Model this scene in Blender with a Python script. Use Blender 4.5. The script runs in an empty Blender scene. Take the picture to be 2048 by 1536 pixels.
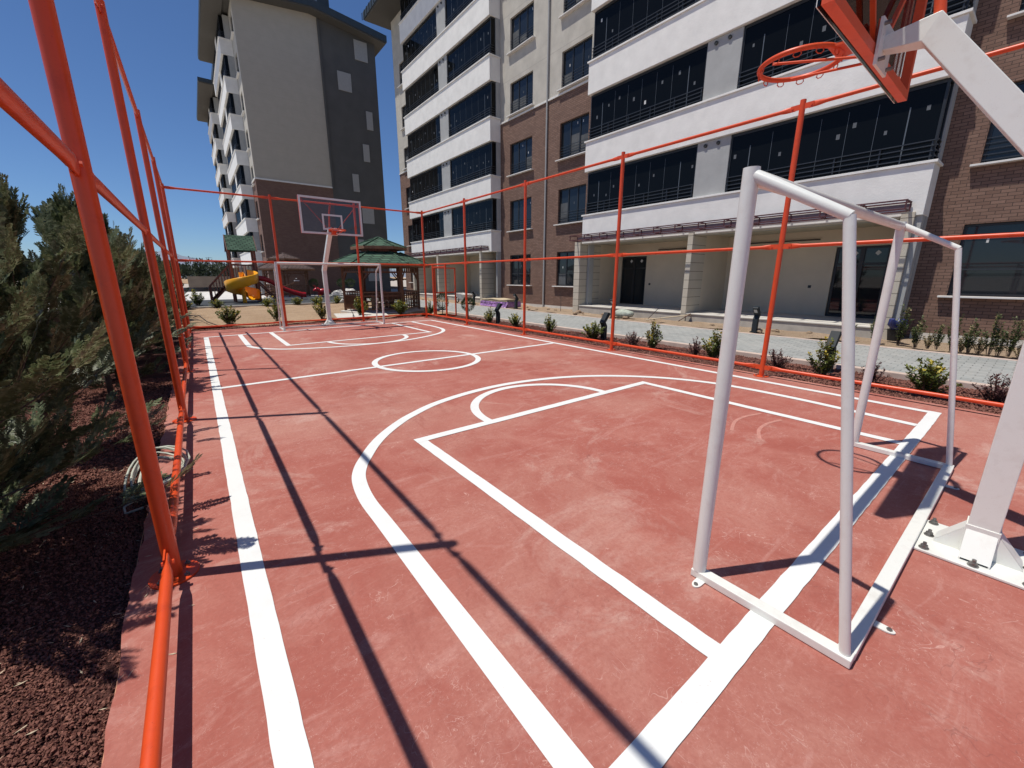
import bpy, math, random
import numpy as np
from mathutils import Vector, Matrix, Euler

random.seed(7); np.random.seed(7)
SC = bpy.context.scene
COL = SC.collection
R = math.radians

# ------------------------------------------------------------------ camera
FPX, YAW, PITCH, EYE = 805.05, 0.6508, 0.2413, 1.62
cam_d = bpy.data.cameras.new('camera'); cam = bpy.data.objects.new('camera', cam_d); COL.objects.link(cam)
fw = Vector((math.sin(YAW)*math.cos(PITCH), math.cos(YAW)*math.cos(PITCH), -math.sin(PITCH)))
rt = Vector((math.cos(YAW), -math.sin(YAW), 0)); up = rt.cross(fw)
M = Matrix((rt, up, -fw)).transposed().to_4x4(); M.translation = (0, 0, EYE)
cam.matrix_world = M
cam_d.sensor_fit = 'HORIZONTAL'; cam_d.sensor_width = 36.0
cam_d.lens = FPX/2048*36.0
cam_d.shift_x = 5.297/2048; cam_d.shift_y = -16.245/2048
cam_d.clip_start = 0.05; cam_d.clip_end = 9000
SC.camera = cam

# ------------------------------------------------------------------ sky + sun
SUNV = Vector((-1.37, 0.70, 4.09)).normalized()
EL = math.asin(SUNV.z); ROT = math.atan2(SUNV.x, SUNV.y)
w = bpy.data.worlds.new('World'); SC.world = w; w.use_nodes = True
nt = w.node_tree; nt.nodes.clear()
sky = nt.nodes.new('ShaderNodeTexSky'); sky.sky_type = 'NISHITA'; sky.sun_disc = False
sky.sun_elevation = EL; sky.sun_rotation = ROT % (2*math.pi)
sky.altitude = 1000; sky.air_density = 1.0; sky.dust_density = 0.15; sky.ozone_density = 6.0
bg = nt.nodes.new('ShaderNodeBackground'); bg.inputs[1].default_value = 0.058
wo = nt.nodes.new('ShaderNodeOutputWorld')
tint = nt.nodes.new('ShaderNodeMix'); tint.data_type = 'RGBA'; tint.blend_type = 'MULTIPLY'; tint.inputs[0].default_value = 1.0
tint.inputs[7].default_value = (1.05, 1.23, 1.46, 1)
nt.links.new(sky.outputs[0], tint.inputs[6]); nt.links.new(tint.outputs[2], bg.inputs[0]); nt.links.new(bg.outputs[0], wo.inputs[0])
sd = bpy.data.lights.new('sun', 'SUN'); sd.energy = 4.0; sd.angle = R(0.5); sd.color = (1.0, 0.95, 0.87)
so = bpy.data.objects.new('sun', sd); COL.objects.link(so)
so.rotation_euler = SUNV.to_track_quat('Z', 'Y').to_euler()
SC.view_settings.view_transform = 'Standard'; SC.view_settings.look = 'None'
SC.view_settings.exposure = 0.12; SC.view_settings.gamma = 1.0
SC.view_settings.use_curve_mapping = False
SC.render.engine = 'CYCLES'
SC.cycles.max_bounces = 8; SC.cycles.transparent_max_bounces = 12

# ------------------------------------------------------------------ materials
class NT:
    def __init__(s, name):
        s.m = bpy.data.materials.new(name); s.m.use_nodes = True
        s.t = s.m.node_tree; s.n = s.t.nodes; s.n.clear()
        s.out = s.n.new('ShaderNodeOutputMaterial')
        s.co = s.n.new('ShaderNodeTexCoord').outputs['Object']
    def link(s, a, b): s.t.links.new(a, b)
    def put(s, sock, v):
        if hasattr(v, 'links') or hasattr(v, 'is_linked'): s.link(v, sock)
        elif isinstance(v, (tuple, list)) and len(v) == 3 and sock.type == 'RGBA': sock.default_value = (*v, 1)
        else: sock.default_value = v
    def noise(s, scale, detail=4, rough=.55, co=None, dist=0.0):
        n = s.n.new('ShaderNodeTexNoise'); n.inputs['Scale'].default_value = scale
        n.inputs['Detail'].default_value = detail; n.inputs['Roughness'].default_value = rough
        n.inputs['Distortion'].default_value = dist
        s.link(co or s.co, n.inputs['Vector']); return n.outputs['Fac']
    def mapping(s, scale=(1,1,1), rot=(0,0,0), loc=(0,0,0), co=None):
        n = s.n.new('ShaderNodeMapping'); n.inputs['Scale'].default_value = scale
        n.inputs['Rotation'].default_value = rot; n.inputs['Location'].default_value = loc
        s.link(co or s.co, n.inputs['Vector']); return n.outputs[0]
    def ramp(s, f, stops):
        n = s.n.new('ShaderNodeValToRGB'); e = n.color_ramp.elements
        while len(e) < len(stops): e.new(.5)
        for i, (p, c) in enumerate(stops):
            e[i].position = p; e[i].color = (c, c, c, 1) if not isinstance(c, (tuple, list)) else (*c, 1)
        s.link(f, n.inputs[0]); return n.outputs[0]
    def mix(s, f, a, b, mode='MIX'):
        n = s.n.new('ShaderNodeMix'); n.data_type = 'RGBA'; n.blend_type = mode
        s.put(n.inputs[0], f); s.put(n.inputs[6], a); s.put(n.inputs[7], b); return n.outputs[2]
    def math(s, op, a, b=0.0):
        n = s.n.new('ShaderNodeMath'); n.operation = op; s.put(n.inputs[0], a); s.put(n.inputs[1], b); return n.outputs[0]
    def bump(s, h, strength=.3, dist=.01):
        n = s.n.new('ShaderNodeBump'); n.inputs['Strength'].default_value = strength
        n.inputs['Distance'].default_value = dist; s.link(h, n.inputs['Height']); return n.outputs[0]
    def bsdf(s, color, rough=.6, metal=0.0, normal=None, spec=.5, **kw):
        p = s.n.new('ShaderNodeBsdfPrincipled'); s.put(p.inputs['Base Color'], color)
        s.put(p.inputs['Roughness'], rough); s.put(p.inputs['Metallic'], metal)
        p.inputs['Specular IOR Level'].default_value = spec
        if normal is not None: s.link(normal, p.inputs['Normal'])
        for k, v in kw.items(): s.put(p.inputs[k], v)
        s.link(p.outputs[0], s.out.inputs[0]); return p

def plain(name, c, rough=.6, var=.12, scale=6, bump=0.0, bscale=60, metal=0.0, spec=.5, dist=.004):
    k = NT(name)
    f = k.ramp(k.noise(scale, 5), [(.3, 0.0), (.7, 1.0)])
    a = tuple(min(1, x*(1-var)) for x in c); b = tuple(min(1, x*(1+var)) for x in c)
    nrm = k.bump(k.noise(bscale, 3), bump, dist) if bump else None
    k.bsdf(k.mix(f, a, b), rough, metal, nrm, spec); return k.m

MAT = {}
def paint(name, c, dirt, rough=.35, amt=.5):
    k = NT(name)
    f = k.ramp(k.noise(9, 6, .65), [(.52, 0.0), (.75, amt)])
    d = k.ramp(k.noise(140, 2), [(.66, 0.0), (.74, amt)])
    col = k.mix(d, k.mix(f, c, dirt), dirt)
    nr = k.bump(k.noise(35, 3), .06, .002)
    k.bsdf(col, k.mix(k.noise(14, 3), (rough*.8,)*3, (rough*1.4,)*3), 0, nr); return k.m
MAT['orange'] = paint('orange_paint', (.68, .074, .015), (.46, .045, .012), .34, .6)
MAT['white_steel'] = paint('white_enamel', (.76, .765, .715), (.55, .50, .44), .28, .35)
MAT['rim'] = paint('orange_enamel', (.72, .085, .02), (.4, .04, .02), .35, .5)
MAT['maroon'] = plain('maroon_primer', (.085, .022, .026), .6, .2)
MAT['maroon_light'] = plain('pale_primer', (.20, .14, .15), .6, .15)  # paler, greyer maroon for the canopy beam
MAT['pane_reflection'] = plain('painted_reflection', (.085, .09, .092), .7, .25, 3)  # flat grey that paints the pale reflection on lower panes
MAT['dark_frame'] = plain('dark_grey_aluminium', (.018, .020, .023), .4, .15)
MAT['rail_dark'] = plain('anthracite_rail', (.03, .034, .04), .4, .15)
MAT['plaster_white'] = plain('white_plaster', (.78, .765, .72), .85, .07, 2.2, .35, 28, dist=.012)
MAT['plaster_grey'] = plain('grey_plaster', (.37, .375, .365), .85, .08, 2.2, .3, 30, dist=.01)
MAT['soffit'] = plain('soffit_board', (.085, .078, .066), .8, .06)
MAT['fascia'] = plain('roof_fascia_metal', (.04, .05, .055), .45, .15)
MAT['ceiling'] = plain('cream_ceiling', (.46, .42, .32), .85, .04)
MAT['cream_wall'] = plain('cream_wall_paint', (.60, .52, .40), .85, .05, 1.5)
MAT['grey_render'] = plain('dark_grey_render', (.092, .088, .082), .9, .10, 1.0, .15, 40)
MAT['panel_light'] = plain('light_grey_panel', (.34, .33, .31), .8, .06)
MAT['sill'] = plain('stone_sill', (.72, .70, .66), .6, .06)
MAT['concrete'] = plain('concrete', (.42, .39, .34), .9, .16, 3, .3, 30)
MAT['slab'] = plain('terrace_concrete', (.60, .57, .51), .9, .12, 2.5, .2, 30)
MAT['kerb'] = plain('kerb_stone', (.55, .43, .36), .85, .12, 5, .2, 40)
MAT['bolt'] = plain('zinc_bolt', (.22, .21, .2), .45, .2, 40, metal=.7)
MAT['lamp_grey'] = plain('graphite_powder_coat', (.022, .028, .032), .6, .15, spec=.25)
MAT['lens'] = plain('frosted_lens', (.45, .45, .43), .3, .05)
MAT['yellow'] = plain('yellow_plastic', (.95, .43, .015), .32, .05, 2)
MAT['red_plastic'] = plain('red_plastic', (.40, .012, .022), .3, .08, 2)
MAT['bark'] = plain('bark', (.10, .07, .05), .95, .3, 14, .6, 40, dist=.01)
MAT['hose'] = plain('pale_hose', (.50, .52, .44), .5, .12, 10)
MAT['string'] = plain('mason_line', (.62, .30, .18), .8, .2)
MAT['purple'] = plain('purple_plastic_film', (.30, .16, .36), .35, .45, 5)
MAT['board_tan'] = plain('insulation_board', (.55, .45, .30), .85, .15)
MAT['lumber'] = plain('lumber', (.52, .43, .30), .8, .15, 12)
MAT['sack'] = plain('woven_sack', (.40, .44, .37), .8, .35, 9)
MAT['blue'] = plain('blue_plastic', (.03, .04, .16), .4, .2)
MAT['rock'] = plain('white_rock', (.62, .59, .54), .9, .2, 6, .5, 15)
MAT['sticker'] = plain('paper_sticker', (.62, .62, .6), .6, .05)
MAT['sticker_dim'] = plain('faded_sticker', (.10, .11, .12), .6, .1)
MAT['joint'] = plain('pane_edge', (.11, .125, .14), .3, .1)
MAT['black'] = plain('black_rubber', (.012, .012, .012), .6, .1)
MAT['pipe_rust'] = plain('brown_pipe', (.05, .035, .03), .5, .2)

def wood(name, a, b):
    k = NT(name)
    st = k.noise(1.0, 5, .6, k.mapping((14, 14, 2.2)))
    k.bsdf(k.mix(k.ramp(st, [(.3, 0.0), (.7, 1.0)]), a, b), .6, 0, k.bump(st, .2, .004)); return k.m
MAT['wood'] = wood('stained_wood', (.10, .038, .016), (.19, .082, .038))
MAT['wood_dark'] = wood('dark_stained_wood', (.12, .040, .026), (.22, .080, .052))
MAT['wood_fascia'] = wood('fascia_wood', (.18, .085, .04), (.28, .14, .07))

def glass(name, c, rough=.03, spec=.5):
    k = NT(name)
    n = k.noise(.6, 2)
    k.bsdf(k.mix(n, c, tuple(x*1.6 for x in c)), rough, 0, k.bump(k.noise(1.1, 1), .02, .02), spec); return k.m
MAT['glass'] = glass('tinted_glass', (.004, .0048, .0055), .03, .12)
MAT['glass_win'] = glass('window_glass', (.012, .015, .018))

k = NT('acrylic')
tr = k.n.new('ShaderNodeBsdfTransparent'); tr.inputs[0].default_value = (.87, .87, .87, 1)
gl = k.n.new('ShaderNodeBsdfGlossy'); gl.inputs['Roughness'].default_value = .05
lw = k.n.new('ShaderNodeFresnel'); lw.inputs[0].default_value = 1.45
mx = k.n.new('ShaderNodeMixShader'); k.link(lw.outputs[0], mx.inputs[0]); k.link(tr.outputs[0], mx.inputs[1]); k.link(gl.outputs[0], mx.inputs[2])
k.link(mx.outputs[0], k.out.inputs[0]); MAT['acrylic'] = k.m

def brick(name, c1, c2, mortar, bw=.225, bh=.075):
    k = NT(name)
    sx = k.n.new('ShaderNodeSeparateXYZ'); k.link(k.co, sx.inputs[0])
    cx = k.n.new('ShaderNodeCombineXYZ')
    k.link(k.math('ADD', sx.outputs[0], sx.outputs[1]), cx.inputs[0]); k.link(sx.outputs[2], cx.inputs[1])
    b = k.n.new('ShaderNodeTexBrick'); k.link(cx.outputs[0], b.inputs['Vector'])
    b.inputs['Color1'].default_value = (*c1, 1); b.inputs['Color2'].default_value = (*c2, 1); b.inputs['Mortar'].default_value = (*mortar, 1)
    b.inputs['Scale'].default_value = 1.0; b.inputs['Brick Width'].default_value = bw; b.inputs['Row Height'].default_value = bh
    b.inputs['Mortar Size'].default_value = .007; b.inputs['Mortar Smooth'].default_value = .25; b.inputs['Bias'].default_value = -.1
    g = k.noise(1.3, 5); col = k.mix(k.ramp(g, [(.3, 0.0), (.75, .4)]), b.outputs['Color'], tuple(x*.65 for x in c1))
    col = k.mix(k.ramp(k.noise(45, 2), [(.45, 0.0), (.7, .35)]), col, tuple(x*.55 for x in c2))
    h = k.math('SUBTRACT', 1.0, b.outputs['Fac'])
    k.bsdf(col, .85, 0, k.bump(h, .8, .008)); return k.m
MAT['brick'] = brick('brown_brick', (.185, .105, .075), (.265, .158, .115), (.060, .038, .031))
MAT['brick_far'] = brick('brown_brick_far', (.19, .105, .08), (.24, .14, .105), (.09, .055, .045))

def scored(name, c, pitch_z, pitch_h, line, var=.08):
    """rendered wall with fine horizontal scored joints"""
    k = NT(name)
    sx = k.n.new('ShaderNodeSeparateXYZ'); k.link(k.co, sx.inputs[0])
    z = k.math('FRACT', k.math('DIVIDE', sx.outputs[2], pitch_z))
    ln = k.math('LESS_THAN', z, .018/pitch_z)
    f = k.ramp(k.noise(1.6, 5, .6), [(.3, 0.0), (.7, 1.0)])
    col = k.mix(f, tuple(x*(1-var) for x in c), tuple(x*(1+var) for x in c))
    col = k.mix(ln, col, line)
    k.bsdf(col, .88, 0, k.bump(k.noise(30, 3), .25, .01)); return k.m
MAT['plaster_cream'] = scored('cream_render', (.47, .44, .38), 2.92, 1, (.33, .31, .27), .13)
MAT['plaster_gable'] = scored('beige_render', (.43, .385, .315), .72, 1, (.395, .352, .288), .04)
MAT['siding'] = scored('cream_siding', (.52, .47, .38), .30, 1, (.17, .15, .12), .05)

def shingles(name, c1, c2):
    k = NT(name)
    sx = k.n.new('ShaderNodeSeparateXYZ'); k.link(k.co, sx.inputs[0])
    cx = k.n.new('ShaderNodeCombineXYZ')
    k.link(k.math('ADD', sx.outputs[0], k.math('MULTIPLY', sx.outputs[1], .35)), cx.inputs[0]); k.link(k.math('MULTIPLY', sx.outputs[2], 2.2), cx.inputs[1])
    b = k.n.new('ShaderNodeTexBrick'); k.link(cx.outputs[0], b.inputs['Vector'])
    b.inputs['Color1'].default_value = (*c1, 1); b.inputs['Color2'].default_value = (*c2, 1); b.inputs['Mortar'].default_value = (*(x*.16 for x in c1), 1)
    b.inputs['Scale'].default_value = 1.0; b.inputs['Brick Width'].default_value = .36; b.inputs['Row Height'].default_value = .19
    b.inputs['Mortar Size'].default_value = .030; b.inputs['Mortar Smooth'].default_value = .1
    col = k.mix(k.ramp(k.noise(90, 2), [(.4, 0.0), (.7, .5)]), b.outputs['Color'], c1)
    k.bsdf(col, .9, 0, k.bump(k.noise(90, 2), .4, .01)); return k.m
MAT['shingle_green'] = shingles('green_shingles', (.030, .080, .046), (.085, .165, .105))
MAT['shingle_brown'] = shingles('brown_shingles', (.085, .052, .047), (.13, .085, .078))

# red trowelled court concrete
k = NT('red_court_concrete')
co = k.co
big = k.noise(.55, 6, .6, co, .6); mid = k.noise(2.3, 7, .68, co, 1.2); fine = k.noise(60, 4, .7)
base = k.mix(k.ramp(big, [(.30, 0.0), (.68, 1.0)]), (.335, .080, .058), (.405, .132, .100))
base = k.mix(k.ramp(mid, [(.44, 0.0), (.70, .85)]), base, (.455, .185, .145))
base = k.mix(k.ramp(k.noise(.33, 5, .6, k.mapping((1, 1, 1), (0, 0, 0), (9, 2, 0)), .5), [(.48, 0.0), (.66, .62)]), base, (.50, .27, .21))
base = k.mix(k.ramp(k.noise(.42, 5, .62, k.mapping((1, 1, 1), (0, 0, 0), (-6, 14, 0)), .7), [(.52, 0.0), (.70, .65)]), base, (.30, .066, .046))
# pale trowel swirls and dusty smears
sw = k.noise(1.0, 8, .72, k.mapping((1.0, 3.4, 1), (0, 0, .5)), 2.2)
base = k.mix(k.ramp(sw, [(.53, 0.0), (.64, .42), (.70, .08), (.8, .5)]), base, (.54, .29, .245))
dk = k.noise(1.0, 7, .7, k.mapping((2.2, .8, 1), (0, 0, -.7)), 1.5)
base = k.mix(k.ramp(dk, [(.56, 0.0), (.74, .6)]), base, (.27, .058, .042))
def scratch(sc, rot, lo, hi, seed):
    return k.ramp(k.noise(1.0, 3, .6, k.mapping(sc, (0, 0, rot), (seed, seed*2, 0)), 1.4), [(lo, 0.0), (hi, 1.0)])
for sc_, rot_, sd_ in (((5, 70, 1), .35, 3), ((60, 5, 1), .9, 8), ((7, 95, 1), -.55, 15)):
    s1 = scratch(sc_, rot_, .66, .73, sd_)
    base = k.mix(k.math('MULTIPLY', s1, k.ramp(k.noise(.9, 3, .5, k.mapping((1, 1, 1), (0, 0, 0), (sd_, 0, 0))), [(.42, 0.0), (.7, .6)])), base, (.58, .36, .31))
sp = k.ramp(k.noise(26, 3, .6), [(.70, 0.0), (.76, .7)])
base = k.mix(k.math('MULTIPLY', sp, k.ramp(k.noise(1.4, 3), [(.5, 0.0), (.65, 1.0)])), base, (.62, .44, .38))
base = k.mix(k.ramp(k.noise(.8, 6, .75, k.mapping((1, 1, 1), (0, 0, 0), (31, 7, 0)), .8), [(.55, 0.0), (.70, .75)]), base, (.56, .37, .31))
for sc_, dist_, lo_, sd_, amt_ in ((9, 2.2, .010, 4, .9), (16, 2.8, .014, 9, .8), (5, 1.6, .006, 17, .9), (28, 3.0, .018, 23, .7)):
    nz = k.noise(sc_, 2, .5, k.mapping((1, 1, 1), (0, 0, 0), (sd_, -sd_, 0)), dist_)
    ln = k.ramp(k.math('ABSOLUTE', k.math('SUBTRACT', nz, .5)), [(0.0, 1.0), (lo_, 0.0)])
    msk = k.ramp(k.noise(1.1, 4, .6, k.mapping((1, 1, 1), (0, 0, 0), (sd_*2, sd_, 0)), 1.0), [(.44, 0.0), (.62, amt_)])
    brk = k.ramp(k.noise(sc_*1.3, 2, .5, k.mapping((1, 1, 1), (0, 0, 0), (-sd_, 5, 0))), [(.50, 0.0), (.58, 1.0)])
    base = k.mix(k.math('MULTIPLY', k.math('MULTIPLY', ln, brk), msk), base, (.64, .40, .34))
nz = k.noise(3.2, 2, .5, k.mapping((1, 1, 1), (0, 0, 0), (41, 3, 0)), 2.6)
ln = k.ramp(k.math('ABSOLUTE', k.math('SUBTRACT', nz, .5)), [(0.0, .6), (.009, 0.0)])
base = k.mix(k.math('MULTIPLY', ln, k.ramp(k.noise(.7, 3), [(.5, 0.0), (.62, 1.0)])), base, (.20, .07, .06))
base = k.mix(k.ramp(k.noise(38, 5, .75, None, .6), [(.40, .28), (.52, 0.0)]), base, (.30, .078, .058))
base = k.mix(k.ramp(k.noise(31, 5, .75, k.mapping((1, 1, 1), (0, 0, 0), (5, 5, 0)), .6), [(.56, 0.0), (.70, .25)]), base, (.53, .25, .21))
base = k.mix(k.ramp(fine, [(.35, .22), (.6, 0.0)]), base, (.26, .07, .05))
base = k.mix(.04, base, (.62, .36, .29))
h = k.math('ADD', k.math('MULTIPLY', fine, .5), k.noise(9, 5))
k.bsdf(base, k.mix(mid, (.62,)*3, (.85,)*3), 0, k.bump(h, .22, .006), .3)
MAT['court'] = k.m

# white line paint
k = NT('white_line_paint')
c0 = k.mix(k.ramp(k.noise(3, 6, .7), [(.5, 0.0), (.8, .6)]), (.755, .765, .745), (.66, .65, .62))
c0 = k.mix(k.ramp(k.noise(75, 3, .6), [(.70, 0.0), (.76, .6)]), c0, (.55, .45, .40))
k.bsdf(c0, .6, 0, k.bump(k.noise(60, 4), .12, .004), .3); MAT['line'] = k.m

# soil, sand, gravel bed, pavers
def earth(name, a, b, c, bs=.5, sc=4):
    k = NT(name)
    f = k.noise(sc*.25, 6, .65); g = k.noise(sc*6, 5, .7)
    col = k.mix(k.ramp(f, [(.3, 0.0), (.7, 1.0)]), a, b)
    col = k.mix(k.ramp(g, [(.48, 0.0), (.68, .75)]), col, c)
    k.bsdf(col, .95, 0, k.bump(k.math('ADD', g, k.noise(sc*1.4, 5)), bs, .05), .2); return k.m
MAT['sand'] = earth('sandy_soil', (.35, .235, .145), (.47, .34, .225), (.22, .145, .09), .9, 3.2)
MAT['ground'] = earth('dry_ground', (.42, .37, .31), (.54, .48, .41), (.35, .30, .25))
MAT['dirt'] = earth('building_dirt', (.32, .23, .155), (.45, .34, .24), (.22, .155, .10), .9, 5)
MAT['pale_paving'] = plain('pale_paving', (.60, .58, .55), .9, .10, 1.0, .1, 20)
MAT['rubber'] = plain('black_rubber_mat', (.04, .045, .05), .9, .2, 2.0, .2, 60)
k = NT('lava_gravel')
v = k.n.new('ShaderNodeTexVoronoi'); v.inputs['Scale'].default_value = 62; k.link(k.co, v.inputs['Vector'])
hs = k.n.new('ShaderNodeSeparateColor'); k.link(v.outputs['Color'], hs.inputs[0])
col = k.mix(hs.outputs[0], (.045, .018, .016), (.115, .048, .038))
k.bsdf(col, .95, 0, k.bump(k.math('SUBTRACT', 1.0, v.outputs['Distance']), .9, .02), .2); MAT['gravel'] = k.m
k = NT('lava_stone')
oi = k.n.new('ShaderNodeObjectInfo'); rnd = k.noise(45, 2)
col = k.mix(k.ramp(rnd, [(.35, 0.0), (.65, 1.0)]), (.125, .048, .037), (.31, .145, .108))
k.bsdf(col, .95, 0, k.bump(k.noise(260, 3), .6, .003), .2); MAT['stone'] = k.m
k = NT('grey_pavers')
b = k.n.new('ShaderNodeTexBrick'); k.link(k.mapping((1, 1, 1), (0, 0, R(90))), b.inputs['Vector'])
b.inputs['Color1'].default_value = (.27, .28, .27, 1); b.inputs['Color2'].default_value = (.36, .365, .35, 1); b.inputs['Mortar'].default_value = (.13, .135, .13, 1)
b.inputs['Scale'].default_value = 1; b.inputs['Brick Width'].default_value = .24; b.inputs['Row Height'].default_value = .16
b.inputs['Mortar Size'].default_value = .009; b.inputs['Mortar Smooth'].default_value = .4
col = k.mix(k.ramp(k.noise(.8, 6, .65), [(.4, 0.0), (.75, .6)]), b.outputs['Color'], (.40, .395, .37))
col = k.mix(k.ramp(k.noise(1.0, 5, .6, k.mapping((1.2, 6, 1), (0, 0, .4)), 1), [(.5, 0.0), (.7, .35)]), col, (.32, .35, .35))
k.bsdf(col, .85, 0, k.bump(k.math('SUBTRACT', 1.0, b.outputs['Fac']), .5, .006)); MAT['paver'] = k.m

def leaf(name, a, b, c, rough=.5, sc=9, trans=.25):
    k = NT(name)
    oi = k.n.new('ShaderNodeObjectInfo')
    col = k.mix(k.ramp(k.noise(sc, 3, .6), [(.32, 0.0), (.62, 1.0)]), a, b)
    col = k.mix(k.ramp(k.noise(sc*4, 2), [(.5, 0.0), (.72, 1.0)]), col, c)
    p = k.bsdf(col, rough, 0, None, .35)
    t = k.n.new('ShaderNodeBsdfTranslucent'); k.put(t.inputs[0], col)
    mx = k.n.new('ShaderNodeMixShader'); mx.inputs[0].default_value = trans
    k.link(p.outputs[0], mx.inputs[1]); k.link(t.outputs[0], mx.inputs[2]); k.link(mx.outputs[0], k.out.inputs[0]); return k.m
MAT['cypress'] = leaf('cypress_foliage', (.052, .072, .028), (.130, .158, .072), (.28, .31, .175), .45, 7, .35)
MAT['euonymus'] = leaf('euonymus_leaf', (.06, .09, .02), (.15, .18, .038), (.27, .28, .075), .4)
MAT['euonymus_tip'] = leaf('euonymus_yellow_leaf', (.46, .36, .035), (.58, .46, .06), (.30, .30, .05), .4)
MAT['nandina'] = leaf('nandina_leaf', (.075, .028, .030), (.15, .06, .06), (.20, .11, .085), .45)
MAT['privet'] = leaf('privet_leaf', (.055, .085, .03), (.11, .14, .05), (.17, .18, .07), .5)
MAT['privet_dry'] = leaf('dry_privet_leaf', (.30, .24, .12), (.42, .34, .19), (.2, .19, .08), .6)
MAT['topiary'] = leaf('topiary_leaf', (.022, .04, .016), (.05, .08, .03), (.09, .12, .05), .5)
MAT['far_tree'] = leaf('far_tree_leaf', (.03, .045, .025), (.06, .08, .045), (.09, .10, .06), .6, .2)
MAT['hill'] = plain('hazy_hill', (.20, .23, .28), .95, .12, .004)  # bluish haze of distance put into the hill colour
MAT['pale_stone'] = plain('retaining_wall', (.20, .155, .12), .9, .12, 1.5, .2, 30)

# ------------------------------------------------------------------ mesh helpers
class MB:
    def __init__(s): s.v = []; s.f = []; s.sm = []; s.mi = []; s.cur = 0
    def add(s, vs, fs, smooth=False):
        o = len(s.v); s.v += [tuple(x) for x in vs]
        for f in fs: s.f.append(tuple(i+o for i in f)); s.sm.append(smooth); s.mi.append(s.cur)
    def quad(s, a, b, c, d): s.add([a, b, c, d], [(0, 1, 2, 3)])
    def box(s, x0, x1, y0, y1, z0, z1):
        x0, x1 = min(x0, x1), max(x0, x1); y0, y1 = min(y0, y1), max(y0, y1); z0, z1 = min(z0, z1), max(z0, z1)
        s.add([(x0,y0,z0),(x1,y0,z0),(x1,y1,z0),(x0,y1,z0),(x0,y0,z1),(x1,y0,z1),(x1,y1,z1),(x0,y1,z1)],
              [(0,3,2,1),(4,5,6,7),(0,1,5,4),(1,2,6,5),(2,3,7,6),(3,0,4,7)])
    def beam(s, p, q, w, h, upv=(0,0,1)):
        """square bar from p to q, w wide (sideways), h high"""
        p, q = Vector(p), Vector(q); d = (q-p).normalized(); u = Vector(upv)
        if abs(d.dot(u)) > .98: u = Vector((0, 1, 0))
        r = d.cross(u).normalized()*w/2; u = r.cross(d).normalized()*h/2
        vs = [p-r-u, p+r-u, p+r+u, p-r+u, q-r-u, q+r-u, q+r+u, q-r+u]
        s.add(vs, [(0,1,2,3),(7,6,5,4),(0,4,5,1),(1,5,6,2),(2,6,7,3),(3,7,4,0)])
    def tube(s, pts, rad, n=12, caps=True, smooth=True, closed=False):
        pts = [Vector(p) for p in pts]; m = len(pts)
        if not hasattr(rad, '__len__'): rad = [rad]*m
        vs = []; prev = None
        for i, p in enumerate(pts):
            if closed: d = pts[(i+1) % m]-pts[i-1]
            else: d = pts[min(i+1, m-1)]-pts[max(i-1, 0)]
            d = d.normalized()
            if prev is None:
                a = Vector((0, 0, 1)) if abs(d.z) < .9 else Vector((1, 0, 0))
                u = d.cross(a).normalized()
            else:
                u = (prev-d*prev.dot(d)).normalized()
            prev = u; v = d.cross(u)
            r = rad[i]; ru, rv = (r, r) if not hasattr(r, '__len__') else r
            for j in range(n):
                t = 2*math.pi*j/n; vs.append(p+u*ru*math.cos(t)+v*rv*math.sin(t))
        fs = []
        for i in range(m if closed else m-1):
            a, b = i*n, ((i+1) % m)*n
            for j in range(n): fs.append((a+j, a+(j+1) % n, b+(j+1) % n, b+j))
        s.add(vs, fs, smooth)
        if caps and not closed:
            s.add(vs[:n], [tuple(range(n))[::-1]]); s.add(vs[-n:], [tuple(range(n))])
    def cyl(s, p, q, r, n=12): s.tube([p, q], r, n)
    def prism(s, poly, f0, f1):
        """poly: list of 2d pts; f0/f1 map 2d pt to 3d on the two ends"""
        n = len(poly); a = [f0(*p) for p in poly]; b = [f1(*p) for p in poly]
        s.add(a+b, [tuple(range(n))[::-1], tuple(range(n, 2*n))]+[(i, (i+1) % n, n+(i+1) % n, n+i) for i in range(n)])
    def build(s, name, mats, parent=None, bevel=0.0):
        me = bpy.data.meshes.new(name)
        o = Vector((0, 0, 0)); pp = parent
        while pp is not None: o += pp.location; pp = pp.parent
        V = np.array(s.v, dtype=np.float64)-np.array(o)
        me.from_pydata([tuple(x) for x in V], [], s.f)
        me.polygons.foreach_set('use_smooth', s.sm)
        for m in (mats if isinstance(mats, (list, tuple)) else [mats]): me.materials.append(MAT[m] if isinstance(m, str) else m)
        me.polygons.foreach_set('material_index', s.mi); me.update()
        ob = bpy.data.objects.new(name, me); COL.objects.link(ob)
        if parent is not None: ob.parent = parent
        if bevel:
            b = ob.modifiers.new('bevel', 'BEVEL'); b.width = bevel; b.segments = 2; b.limit_method = 'ANGLE'; b.angle_limit = R(40)
        return ob

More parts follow.
